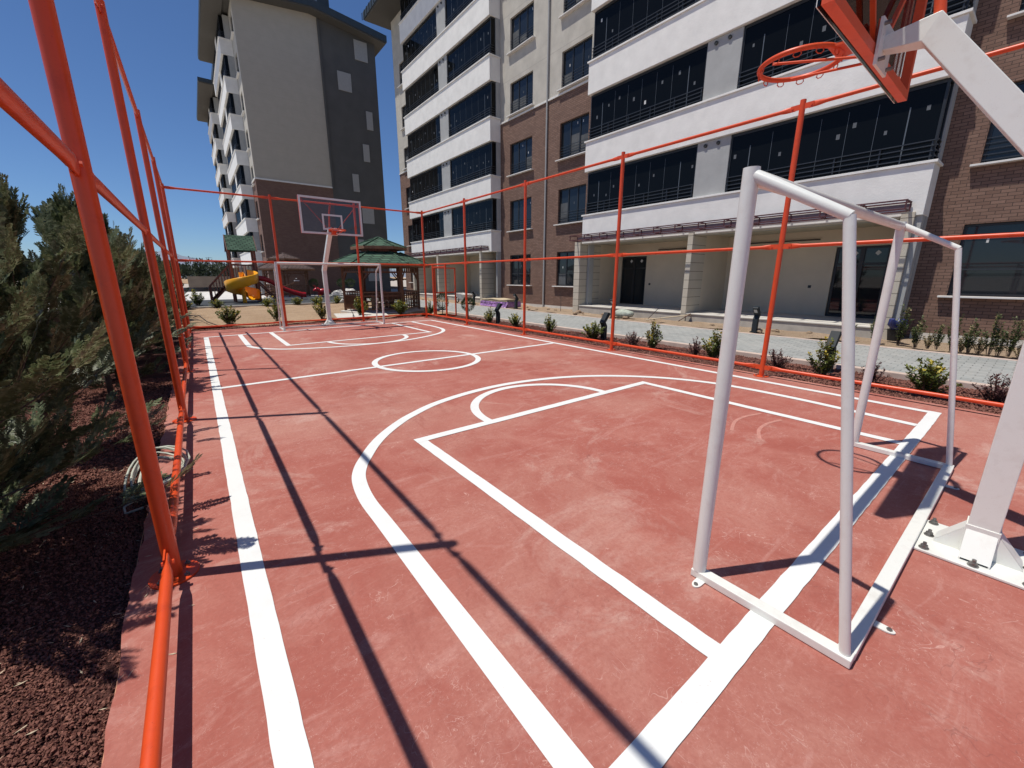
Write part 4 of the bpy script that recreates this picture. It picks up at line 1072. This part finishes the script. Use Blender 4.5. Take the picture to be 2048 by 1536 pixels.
# clipped topiary balls
def topiary(label, x, y, z, h, rx, rz_, group='clipped ball trees'):
    o = thing('topiary_tree', label, 'tree', (x, y, z), group)
    m = MB(); m.tube([(x, y, z), (x+.01, y, z+h*.4), (x, y, z+h-rz_)], [.02, .017, .014], 7); m.build('trunk', 'bark', o)
    m = MB(); c = Vector((x, y, z+h-rz_))
    for i in range(1500):
        d = Vector(RN.normal(0, 1, 3)).normalized(); r = rv(.72, 1.04)
        p = c+Vector((d.x*rx*r, d.y*rx*r, d.z*rz_*r)); blade(m, p, d+Vector((rv(-.6, .6), rv(-.6, .6), rv(-.1, .9))), (rv(-1, 1), rv(-1, 1), 1), rv(.035, .07)*rx/.25, .022*rx/.25)
    m.build('crown', 'topiary', o)
topiary('round clipped ball tree on a stem behind the fence post by the bollards', 8.42, 13.75, RB, .86, .25, .25)
topiary('egg-shaped clipped shrub seen through the open gate', 8.35, 15.75, RB, 1.0, .26, .36)
for i, (x, y) in enumerate(((8.0, 37.9), (10.2, 37.6), (10.9, 37.4))):
    topiary('distant round ball tree, {} of three before the grey gable'.format(['leftmost', 'middle one', 'rightmost'][i]), x, y, -.1, 1.55, .36, .34, 'ball trees before the gable')

# far belt of trees on the horizon
def broad_tree(i, x, y, H, RAD):
    o = thing('far_tree', '', 'tree', (x, y, 0), 'trees on the horizon')
    m = MB(); m.tube([(x, y, -.5), (x, y, H*.6)], [.25, .1], 6); m.build('trunk', 'bark', o)
    m = MB()
    cl = [(Vector((rv(-.7, .7)*RAD, rv(-.7, .7)*RAD, H*rv(.3, .85))), RAD*rv(.35, .6)) for _ in range(9)]
    for c, r in cl:
        for _ in range(60):
            d = Vector(RN.normal(0, 1, 3)).normalized(); blade(m, Vector((x, y, 0))+c+d*r*rv(.6, 1.05), d+Vector((0, 0, .4)), (rv(-1, 1), rv(-1, 1), 1), rv(.5, 1.0), .45)
    m.build('crown', 'far_tree', o); return o
nfar = 22; k0 = 0
for i in range(nfar):
    y = 185+random.uniform(-18, 25); t = -.075+.175*i/(nfar-1); H = random.uniform(5.2, 7.4)
    o = broad_tree(i, t*y, y, H, random.uniform(2.6, 3.8)); o['label'] = 'small dark tree in the belt on the horizon left of the playground'
# power pylons on the horizon
k = [(-.0285, 420, 19.5, 2), (-.0235, 420, 19.5, 2), (.004, 430, 17, 1), (.0285, 440, 18, 1), (.046, 450, 15, 1), (.052, 450, 16, 1), (.064, 455, 15.5, 1), (.072, 455, 15.5, 1)]
for i, (t, y, h, s) in enumerate(k):
    o = thing('power_pylon', 'thin power pylon on the skyline, {} from the left above the far rail'.format(ORD[i]), 'pylon', (t*y, y, 0), 'power pylons on the skyline'); x = t*y
    m = MB(); m.tube([(x, y, 0), (x, y, h)], [.42 if s == 2 else .24, .16], 6); m.build('mast', 'rail_dark', o)
    for z, wv in ((h*.97, 2.3), (h*.86, 3.0)):
        m = MB(); m.beam((x-wv, y, z), (x+wv, y, z), .22, .22); m.build('crossarm', 'rail_dark', o)

# ================================================================== LOW WALLS AT LEFT AND BACK
m = MB(); m.box(-2.72, -2.48, -3, 36, -.16, .86); t = tag(m.build('retaining_wall', 'pale_stone'), 'low brown retaining wall seen behind the cypress row', 'wall')
m = MB(); m.box(-2.80, -2.42, -3, 36, .861, .92); m.build('coping', 'slab', t)
mf = thing('mesh_fence', 'beige wire mesh fence on the wall behind the cypress row', 'fence', (-2.6, 0, .92))
for i in range(14): m = MB(); y = -2+2.8*i; m.beam((-2.6, y, .92), (-2.6, y, 1.75), .04, .04, (0, 1, 0)); m.build('post', 'kerb', mf)
m = MB()
for i in range(11): m.beam((-2.6, -2, 1.0+.07*i), (-2.6, 34.4, 1.0+.07*i), .008, .008)
for i in range(260): y = -2+.14*i; m.beam((-2.6, y, .98), (-2.6, y, 1.72), .006, .006, (0, 1, 0))
m.build('wire_panel', 'kerb', mf)
m = MB(); m.box(-.6, 9, 60.0, 60.4, .42, 1.68); tag(m.build('garden_wall', 'pale_stone'), 'brown wall below the sandy bank, left of the playground stairs', 'wall')

# ================================================================== GAZEBOS
def gazebo(label, cx, cy, Rp, ph, z0, k, roof, detail=True):
    o = thing('gazebo', label, 'gazebo', (cx, cy, z0), 'hexagonal garden gazebos')
    C = lambda r, i, z: (cx+r*math.cos(R(ph+60*i)), cy+r*math.sin(R(ph+60*i)), z0+z)
    m = MB(); m.prism([C(Rp+.25, i, 0)[:2] for i in range(6)], lambda a, b: (a, b, z0-.1), lambda a, b: (a, b, z0+.10)); m.build('base', 'slab', o)
    for i in range(6): m = MB(); m.beam(C(Rp, i, .10), C(Rp, i, 2.22*k), .115, .115, (math.cos(R(ph+60*i)), math.sin(R(ph+60*i)), 0)); m.build('post', 'wood', o, bevel=.006)
    def roofing(re, ze, rt_, zt, name):
        m = MB()
        for i in range(6):
            if rt_ > 0: m.quad(C(re, i, ze), C(re, i+1, ze), C(rt_, i+1, zt), C(rt_, i, zt))
            else: m.add([C(re, i, ze), C(re, i+1, ze), C(0, 0, zt)], [(0, 1, 2)])
        r_ = m.build(name, roof, o)
        m = MB()
        for i in range(6): m.add([C(re-.02, i, ze-.01), C(re-.02, i+1, ze-.01), C(rt_*.98, i+1, zt-.06), C(rt_*.98, i, zt-.06)], [(3, 2, 1, 0)])
        m.build('roof_lining', 'wood_dark', r_)
        m = MB()
        for i in range(6): m.beam(C(re-.01, i, ze-.06), C(re-.01, i+1, ze-.06), .03, .13)
        m.build('fascia', 'wood_fascia', r_)
        each('hip_cap', roof, r_, [(i,) for i in range(6)], lambda m, i: m.tube([C(re+.01, i, ze+.01), C(max(rt_, .02), i, zt+.012)], .035, 6))
    roofing(Rp*1.36, 2.24*k, Rp*.54, 2.80*k, 'roof')
    m = MB(); m.prism([C(Rp*.48, i, 0)[:2] for i in range(6)], lambda a, b: (a, b, z0+2.66*k), lambda a, b: (a, b, z0+3.05*k)); m.build('roof_neck', 'wood_dark', o)
    roofing(Rp*.74, 3.02*k, 0.0, 3.47*k, 'upper_roof')
    for i in range(6):
        p, q = Vector(C(Rp, i, 0)), Vector(C(Rp, i+1, 0)); d = (q-p); L = d.length; d.normalize()
        at = lambda t, z: p+d*t+Vector((0, 0, z))
        m = MB(); m.beam(at(.06, 2.14*k), at(L-.06, 2.14*k), .05, .12); m.beam(at(.06, 1.88*k), at(L-.06, 1.88*k), .04, .05)
        for j in range(1, 9): m.beam(at(L*j/9, 1.90*k), at(L*j/9, 2.09*k), .045, .02, tuple(d))
        for e_, sg in ((.08, 1), (L-.08, -1)): m.beam(at(e_, 1.55*k), at(e_+sg*.24, 1.87*k), .04, .05)
        m.build('frieze', 'wood', o)
        if i == 0: continue                                   # open entrance side
        m = MB(); m.beam(at(.05, .98*k), at(L-.05, .98*k), .09, .05); m.beam(at(.05, .82*k), at(L-.05, .82*k), .04, .05); m.beam(at(.05, .22*k), at(L-.05, .22*k), .04, .06)
        if i == 2:
            for j in range(1, 17): m.beam(at(L*j/17, .22*k), at(L*j/17, .82*k), .075, .018, tuple(d))
        else:
            for j in range(1, 8): m.beam(at(L*j/8, .22*k), at(L*j/8, .96*k), .05, .02, tuple(d))
            for z in (.40, .60): m.beam(at(.05, z*k), at(L-.05, z*k), .018, .045)
        m.build('balustrade', 'wood', o)
    if detail:
        m = MB()
        m.box(cx-.55, cx+.55, cy-.38, cy+.38, z0+.74, z0+.79)
        for a in (-.42, .42): m.box(cx+a-.05, cx+a+.05, cy-.28, cy+.28, z0+.10, z0+.74)
        tb = m.build('table', 'wood', None); tag(tb, 'dark wooden table inside the green-roofed gazebo', 'table')
        for sg in (-1, 1):
            m = MB(); m.box(cx-.6, cx+.6, cy+sg*.95-.17, cy+sg*.95+.17, z0+.42, z0+.47)
            m.box(cx-.6, cx+.6, cy+sg*1.1-.03, cy+sg*1.1+.03, z0+.60, z0+.95)
            for a in (-.5, .5): m.box(cx+a-.04, cx+a+.04, cy+sg*.95-.15, cy+sg*.95+.15, z0+.10, z0+.42); m.box(cx+a-.03, cx+a+.03, cy+sg*1.13-.02, cy+sg*1.13+.02, z0+.3, z0+.95)
            tag(m.build('bench', 'wood'), 'wooden bench inside the green-roofed gazebo, on the {} side of its table'.format('near' if sg < 0 else 'far'), 'bench', 'benches inside the gazebo')
    return o
gazebo('hexagonal wooden gazebo with two-tier green shingle roof behind the far goal', 7.1, 19.4, 1.7, 40, -.02, .985, 'shingle_green')
gazebo('hexagonal wooden gazebo with two-tier brown roof, behind the red slide', 6.25, 39.7, 1.85, 25, -.10, 1.06, 'shingle_brown', False)

# ================================================================== PLAYGROUND
tw = thing('slide_tower', 'wooden play tower with green pitched roof, stairs at left, yellow spiral slide and red slide', 'play tower', (2.7, 33.2, 0))
tx0, tx1, ty0, ty1, pz = 2.02, 3.42, 32.5, 33.9, 1.45
for x in (tx0, tx1):
    for y in (ty0, ty1): m = MB(); m.beam((x, y, -.02), (x, y, 3.42), .13, .13, (0, 1, 0)); m.build('post', 'wood_dark', tw)
m = MB(); m.box(tx0-.06, tx1+.06, ty0-.06, ty1+.06, pz-.12, pz); m.build('platform', 'wood_dark', tw)
rx0, rx1 = tx0-.10, tx1+.14
m = MB(); yr = (ty0+ty1)/2
m.quad((rx0, ty0-.28, 3.30), (rx1, ty0-.28, 3.30), (rx1, yr, 4.28), (rx0, yr, 4.28)); m.quad((rx0, ty1+.28, 3.30), (rx0, yr, 4.28), (rx1, yr, 4.28), (rx1, ty1+.28, 3.30))
m.quad((rx0, ty0-.28, 3.27), (rx0, yr, 4.23), (rx1, yr, 4.23), (rx1, ty0-.28, 3.27)); m.quad((rx0, ty1+.28, 3.27), (rx1, ty1+.28, 3.27), (rx1, yr, 4.23), (rx0, yr, 4.23))
rf = m.build('roof', 'shingle_green', tw)
m = MB()
for x in (rx0, rx1): m.beam((x, ty0-.3, 3.26), (x, yr, 4.26), .03, .12); m.beam((x, ty1+.3, 3.26), (x, yr, 4.26), .03, .12)
m.build('barge_boards', 'wood_dark', rf)
def pal(m, a, b, z0a, z0b, h, n):
    a, b = Vector(a), Vector(b)
    m.beam(a+Vector((0, 0, z0a+h)), b+Vector((0, 0, z0b+h)), .05, .09); m.beam(a+Vector((0, 0, z0a+.08)), b+Vector((0, 0, z0b+.08)), .05, .09)
    for i in range(n):
        t = (i+.5)/n; p = a.lerp(b, t); z = z0a+(z0b-z0a)*t; m.beam(p+Vector((0, 0, z+.05)), p+Vector((0, 0, z+h)), .125, .03, tuple((b-a).normalized()))
for a, b in (((tx0, ty1), (tx1, ty1)), ((tx0, ty0), (tx0+.45, ty0))):
    m = MB(); pal(m, (*a, 0), (*b, 0), pz, pz, .95, 7 if b[0]-a[0] > 1 else 3); m.build('railing', 'wood_dark', tw)
for y in (32.75, 33.65):
    m = MB(); pal(m, (.72, y, 0), (tx0, y, 0), .02, pz, .98, 8); m.beam((.72, y, .02), (tx0, y, pz-.05), .05, .2); m.beam((.72, y, 0), (.72, y, 1.0), .09, .09, (0, 1, 0)); m.build('stair_railing', 'wood_dark', tw)
m = MB()
for i in range(7): t = (i+.6)/7; x = .72+(tx0-.72)*t; m.box(x-.12, x+.12, 32.78, 33.62, pz*t-.03, pz*t+.01)
m.build('stair_treads', 'wood_dark', tw)
# spiral slide
m = MB(); hc = Vector((2.42, 31.5, 0)); n = 64; rings = []
prof = [(-.36, .40), (-.37, .43), (-.34, .43), (-.31, .06), (-.16, 0), (.16, 0), (.31, .06), (.34, .55), (.37, .58), (.40, .55), (.34, .0), (.17, -.06), (-.17, -.06), (-.34, .0)]
for i in range(n+1):
    t = i/n; an = R(62-425*t); z = 1.52-1.34*t; e = Vector((math.cos(an), math.sin(an), 0)); c = hc+e*.56+Vector((0, 0, z))
    rings += [c+e*a+Vector((0, 0, b)) for a, b in prof]
k_ = len(prof); m.add(rings, [(i*k_+j, i*k_+(j+1) % k_, (i+1)*k_+(j+1) % k_, (i+1)*k_+j) for i in range(n) for j in range(k_)], True)
m.build('spiral_slide', 'yellow', tw)
m = MB(); m.tube([hc+Vector((0, 0, -.02)), hc+Vector((0, 0, 1.9))], .12, 16); m.build('slide_column', 'yellow', tw)
# straight red slide
m = MB(); rings = []; n = 28
prof = [(-.30, .30), (-.27, .30), (-.25, .02), (.25, .02), (.27, .30), (.30, .30), (.29, -.05), (-.29, -.05)]
for i in range(n+1):
    t = i/n; x = tx1+.02+2.95*t; z = pz-.05-(1.25)*(t*t*(3-2*t)*.75+t*.25)+.045*math.sin(t*9); z = max(z, .22)
    rings += [Vector((x, 33.3+a, z+b)) for a, b in prof]
k_ = len(prof); m.add(rings, [(i*k_+j, i*k_+(j+1) % k_, (i+1)*k_+(j+1) % k_, (i+1)*k_+j) for i in range(n) for j in range(k_)], True)
m.build('straight_slide', 'red_plastic', tw)
each('slide_leg', 'red_plastic', tw, [(-.2,), (.2,)], lambda m, a: m.tube([(6.15, 33.3+a, -.02), (6.1, 33.3+a, .2)], .03, 8))
each('brace', 'wood_dark', tw, [(33.9,), (32.5,)], lambda m, y: m.beam((tx1+.05, y, 1.3), (4.5, y, 0), .09, .09))
# seesaw
ss = thing('seesaw', 'seesaw with a pale bar tilted up to the right behind the red slide', 'seesaw', (5.0, 35.2, 0))
m = MB(); m.beam((3.7, 35.2, .28), (6.35, 35.2, 1.26), .09, .09); m.build('bar', 'wood_fascia', ss)
m = MB(); m.tube([(5.0, 35.0, 0), (5.0, 35.2, .76), (5.0, 35.4, 0)], .04, 8); m.build('stand', 'wood_dark', ss)
for x, z in ((3.8, .36), (6.25, 1.30)): m = MB(); m.prism([(-.16, 0), (.16, 0), (.18, .05), (.1, .07), (-.16, .07)], lambda a, b: (x+a, 35.05, z+b), lambda a, b: (x+a, 35.35, z+b)); m.tube([(x, 35.0, z+.2), (x, 35.4, z+.2)], .018, 8); m.build('seat', 'white_steel', ss)
# spring riders
def rider(label, x, y, mat, s):
    o = thing('spring_rider', label, 'spring rider', (x, y, 0), 'playground spring riders')
    m = MB(); T = lambda a, b, c: (x+a*s, y+b*s, c*s)
    m.tube([T(-.30, 0, .42), T(-.15, 0, .46), T(.1, 0, .48), T(.35, 0, .50), T(.52, 0, .46)], [.12*s, .20*s, .22*s, .20*s, .08*s], 16)
    m.tube([T(-.22, 0, .5), T(-.36, 0, .62), T(-.52, 0, .60), T(-.66, 0, .52)], [.16*s, .17*s, .13*s, .05*s], 14)
    m.tube([T(-.40, 0, .30), T(-.30, 0, .22), T(-.05, 0, .24)], [.05*s, .1*s, .08*s], 10)
    body = m.build('body', mat, o)
    each('horn', mat, body, [(-1,), (1,)], lambda m, sg: m.tube([T(-.44, sg*.06, .70), T(-.50, sg*.10, .84), T(-.62, sg*.12, .94)], [.05*s, .035*s, .01*s], 10))
    m = MB(); m.tube([T(.11*math.cos(i*.7), .11*math.sin(i*.7), .02+.26*i/30) for i in range(31)], .018*s, 6); m.build('spring', 'black', o)
    m = MB(); m.tube([T(-.34, -.28, .62), T(-.34, .28, .62)], .022*s, 8); m.build('handle', 'bolt', o)
rider('red spring rider shaped like a horned animal, left of the far hoop post', 8.05, 35.2, 'red_plastic', 1.05)
rider('small yellow spring rider behind the spiral slide', 3.55, 37.0, 'yellow', .85)
def rock(label, x, y, z, r):
    m = MB(); n1, n2 = 9, 7; vs = []; seeds = RN.uniform(.75, 1.2, (n2+1, n1))
    for j in range(n2+1):
        for i in range(n1):
            ph, th = math.pi*j/n2, 2*math.pi*i/n1; q = r*seeds[j, i] if 0 < j < n2 else r
            vs.append((x+q*math.sin(ph)*math.cos(th)*1.2, y+q*math.sin(ph)*math.sin(th), z+q*math.cos(ph)*.75))
    m.add(vs, [(j*n1+i, j*n1+(i+1) % n1, (j+1)*n1+(i+1) % n1, (j+1)*n1+i) for j in range(n2) for i in range(n1)], False)
    return tag(m.build('rock', 'rock'), label, 'rock', 'white rocks before the gable')
rock('pale rock under the middle ball tree before the grey gable', 9.6, 36.6, .2, .45); rock('larger white rock right of the pale one, before the grey gable', 10.4, 36.2, .22, .55); rock('white rock nearest the gazebo, before the grey gable', 11.1, 36.0, .15, .4)
m = MB(); 
for a in range(3): m.tube([(7.1+.12*a, 26.7, .12), (7.2+.12*a, 26.72, .22-.02*a), (7.38+.1*a, 26.7, .14)], [.05, .09, .03], 7)
tag(m.build('plastic_bag', 'rock'), 'crumpled white plastic bag lying on the playground kerb', 'bag')

# ================================================================== BOLLARD LAMPS
def bollard(label, x, y, z, sg, h=.72):
    o = thing('bollard_lamp', label, 'bollard lamp', (x, y, z), 'graphite bollard lamps along the path')
    w_ = .065; T = lambda a, b, off: (x+sg*a, y+off, z+b)
    body = [(-.055, 0), (.055, 0), (.055, h*.52), (-.01, h*.66), (-.125, h*.66), (-.055, h*.54)]
    m = MB(); m.prism(body, lambda a, b: T(a, b, -w_), lambda a, b: T(a, b, w_)); m.build('post', 'lamp_grey', o, bevel=.004)
    head = [(-.125, h*.662), (-.01, h*.662), (.16, h*.95), (.13, h*1.0), (.06, h*1.02)]
    m = MB(); m.prism(head, lambda a, b: T(a, b, -w_-.004), lambda a, b: T(a, b, w_+.004)); hd = m.build('head', 'lamp_grey', o, bevel=.004)
    a0, b0 = -.01+.03, h*.662+.05; a1, b1 = .135, h*.90
    m = MB(); nx, nz = .010, -.006
    m.add([T(a0+nx*.5, b0+nz*.5, -.045), T(a1+nx*.5, b1+nz*.5, -.045), T(a1+nx*.5, b1+nz*.5, .045), T(a0+nx*.5, b0+nz*.5, .045)], [(0, 1, 2, 3)]); m.build('lens', 'lens', hd)
    m = MB(); m.box(x-.09, x+.09, y-.09, y+.09, z-.02, z+.012); m.build('base_plate', 'lamp_grey', o)
for i, (x, y) in enumerate(((8.62, 12.0), (8.62, 7.10), (8.80, 2.14))):
    bollard(['graphite bollard lamp behind the euonymus next to the ball topiary', 'graphite bollard lamp in the bed left of a fence post, behind a euonymus', 'graphite bollard lamp nearest the camera in the court-side bed'][i], x, y, RB, 1)
for i, (x, y) in enumerate(((12.78, 20.2), (12.80, 16.25), (12.80, 10.15), (12.80, 5.0))):
    bollard(['graphite bollard lamp left of the purple-wrapped board stack', 'graphite bollard lamp right of the purple-wrapped board stack', 'graphite bollard lamp beside the green sack on the wall side of the path', 'graphite bollard lamp in front of the open terrace, wall side of the path'][i], x, y, .06, -1)

# ================================================================== SITE CLUTTER
st_ = thing('board_stack', 'low stack of tan boards half wrapped in purple plastic film beside the path', 'board stack', (13.3, 18.2, .06))
for i in range(4):
    m = MB(); o_ = random.uniform(-.06, .06); n = 10
    for j in range(n):
        y0, y1 = 17.05+2.4*j/n, 17.05+2.4*(j+1)/n; f = lambda y: .30+.04*i+.018*math.sin(y*4+i)
        m.add([(12.85+o_, y0, f(y0)), (13.75+o_, y0, f(y0)), (13.75+o_, y1, f(y1)), (12.85+o_, y1, f(y1)), (12.85+o_, y0, f(y0)+.03), (13.75+o_, y0, f(y0)+.03), (13.75+o_, y1, f(y1)+.03), (12.85+o_, y1, f(y1)+.03)], [(3, 2, 1, 0), (4, 5, 6, 7), (0, 4, 7, 3), (1, 2, 6, 5), (0, 1, 5, 4), (2, 3, 7, 6)])
    m.build('board', 'board_tan', st_)
m = MB(); n = 26; vs = []
for j in range(n+1):
    y = 17.0+2.5*j/n
    for q, (x, z) in enumerate(((12.83, .33), (12.79, .26), (12.80, .17), (12.76, .09), (12.70, .05))): vs.append((x+rv(-.03, .03), y, z+rv(-.02, .02)))
m.add(vs, [(j*5+q, j*5+q+1, (j+1)*5+q+1, (j+1)*5+q) for j in range(n) for q in range(4)]); m.quad((12.82, 17.0, .06), (13.74, 17.0, .06), (13.72, 17.02, .34), (12.84, 17.02, .34)); m.build('plastic_wrap', 'purple', st_)
wb = thing('wheelbarrow', 'pale cement-stained wheelbarrow standing by the open gate', 'wheelbarrow', (12.9, 21.6, .06))
m = MB(); b0 = [(12.65, 21.2, .30), (13.15, 21.2, .30), (13.1, 21.9, .34), (12.7, 21.9, .34)]; b1 = [(12.5, 20.95, .60), (13.3, 20.95, .60), (13.2, 22.15, .66), (12.6, 22.15, .66)]
m.add(b0+b1, [(3, 2, 1, 0), (0, 1, 5, 4), (1, 2, 6, 5), (2, 3, 7, 6), (3, 0, 4, 7)]); m.build('tray', 'rock', wb)
m = MB(); m.tube([(12.9+.0, 22.3+.17*math.cos(2*math.pi*i/20), .24+.17*math.sin(2*math.pi*i/20)) for i in range(20)], .035, 8, closed=True); m.build('wheel', 'black', wb)
each('handle', 'bolt', wb, [(-.22,), (.22,)], lambda m, a: m.tube([(12.9+a*.5, 22.3, .25), (12.9+a, 21.4, .30), (12.9+a*1.2, 20.4, .62)], .018, 8))
each('leg', 'bolt', wb, [(-.2,), (.2,)], lambda m, a: m.tube([(12.9+a, 21.3, .30), (12.9+a, 21.15, .06)], .016, 8))
m = MB(); m.beam((12.95, 8.75, .09), (13.92, 7.6, .30), .16, .03); tag(m.build('plank', 'lumber'), 'pale plank leaning from the dirt onto the terrace edge', 'plank')
m = MB(); m.beam((13.75, 7.95, .05), (13.90, 7.6, .34), .22, .025); tag(m.build('board', 'wood_dark'), 'short dark board leaning against the terrace beside the plank', 'board')
m = MB(); vs = []
for j in range(7):
    for i in range(12):
        ph, th = math.pi*j/6, 2*math.pi*i/12; q = rv(.8, 1.15)
        vs.append((13.35+.30*q*math.sin(ph)*math.cos(th), 10.05+.42*q*math.sin(ph)*math.sin(th), .20+.17*q*math.cos(ph)))
m.add(vs, [(j*12+i, j*12+(i+1) % 12, (j+1)*12+(i+1) % 12, (j+1)*12+i) for j in range(6) for i in range(12)], True); tag(m.build('sack', 'sack'), 'pale green woven sack lying by the terrace front', 'sack')
bk = thing('bucket', 'dark bucket with a blue plastic bag at the foot of the right pier', 'bucket', (13.62, 2.12, .08))
m = MB(); m.tube([(13.62, 2.12, .08), (13.62, 2.12, .36)], [.12, .16], 16); m.build('body', 'black', bk)
m = MB()
for i in range(5): a = i*1.3; m.tube([(13.58, 2.1, .34), (13.58+.12*math.cos(a), 2.1+.12*math.sin(a), .5), (13.55+.16*math.cos(a), 2.1+.15*math.sin(a), .62)], [.06, .09, .03], 7)
m.build('bag', 'blue', bk)
m = MB(); m.tube([(13.5, 13.75, .05), (13.6, 13.85, .55), (13.62, 13.9, .95)], .012, 6); tag(m.build('stick', 'pipe_rust'), 'thin rusty rod stuck in the dirt left of the first pier', 'rod')
m = MB(); m.tube([(13.75, 9.2, .05), (13.92, 8.9, .45)], .012, 6); tag(m.build('stick', 'pipe_rust'), 'thin rod leaning on the terrace front left of the plank', 'rod')
m = MB(); m.beam((14.55, 22.1, .34), (14.75, 21.7, 1.35), .55, .03, (1, 0, 0)); tag(m.build('board', 'fascia'), 'grey board leaning inside the far terrace', 'board')
# debris lumps in the dirt strip
for i in range(16):
    x, y = random.uniform(12.9, 13.8), random.uniform(3.5, 16.5); r = random.uniform(.05, .13)
    o_ = rock('', x, y, .06, r); o_.name = 'clod'; o_.data.materials[0] = MAT['dirt']; o_['label'] = 'clod of dry dirt on the strip between path and terrace'; o_['category'] = 'clod'; o_['group'] = 'dirt clods'
# hose bundle and mason line by the left bed
hs = MB(); pts = []
for c in range(7):
    for i in range(18):
        a = 2*math.pi*i/18; pts.append((-.475+(.13+.014*c)*math.cos(a+.35*math.sin(a))+.012*math.sin(c*2.1), 4.36+(.30+.035*c)*math.sin(a)+.03*math.cos(c*1.7), .002+.011*c*(.6+.4*math.cos(a+c))+.008*math.sin(3*a+c)-.03*max(0, -math.cos(a))))
pts += [(-.52, 4.1, -.02), (-.60, 3.92, -.035), (-.66, 3.86, -.045), (-.64, 3.74, -.045), (-.54, 3.74, -.03)]
hs.tube(pts, .0085, 8); tag(hs.build('hose', 'hose'), 'pale loops of garden hose lying on the gravel behind the nearest fence post', 'hose')
m = MB(); m.tube([(-.500+.006*math.sin(i*.9), .6+.5*i, -.012+.008*math.sin(i*1.7)) for i in range(28)], .0022, 6); tag(m.build('string', 'string'), 'thin orange mason line stretched along the left edge of the court', 'string')
m = MB(); m.tube([(-.25, 20.5, .05), (-.05, 18.6, .25), (.15, 17.3, .12), (.55, 15.8, .03)], .015, 6); tag(m.build('cable', 'black'), 'black cable sagging across the sand at the far left corner', 'cable')
m = MB(); m.tube([(5.1, 17.9, .35), (4.86, 16.7, .18), (4.55, 15.7, .02)], .014, 6); tag(m.build('cable', 'black'), 'black cable running from the gazebo corner to the court edge', 'cable')
sheet('paving', [(4.2, 16.5), (6.2, 16.4), (6.6, 17.9), (4.6, 18.6)], .075, 'slab', .05)
# dry needles and leaves blown on the bed and slab edge (uncountable litter)
m = MB()
for i in range(420):
    x, y = rv(-1.6, -.2), rv(1.1, 7); 
    if x > -.46 and rv(0, 1) < .75: continue
    z = .004 if x > -.5 else -.045; a = rv(0, 6.3); blade(m, (x, y, z), (math.cos(a), math.sin(a), rv(-.05, .15)), (0, 0, 1), rv(.02, .055), rv(.003, .008))
l_ = m.build('leaf_litter', 'lumber'); l_['label'] = 'dry needles and leaf bits scattered on the gravel'; l_['category'] = 'litter'; struct(l_, 'stuff')
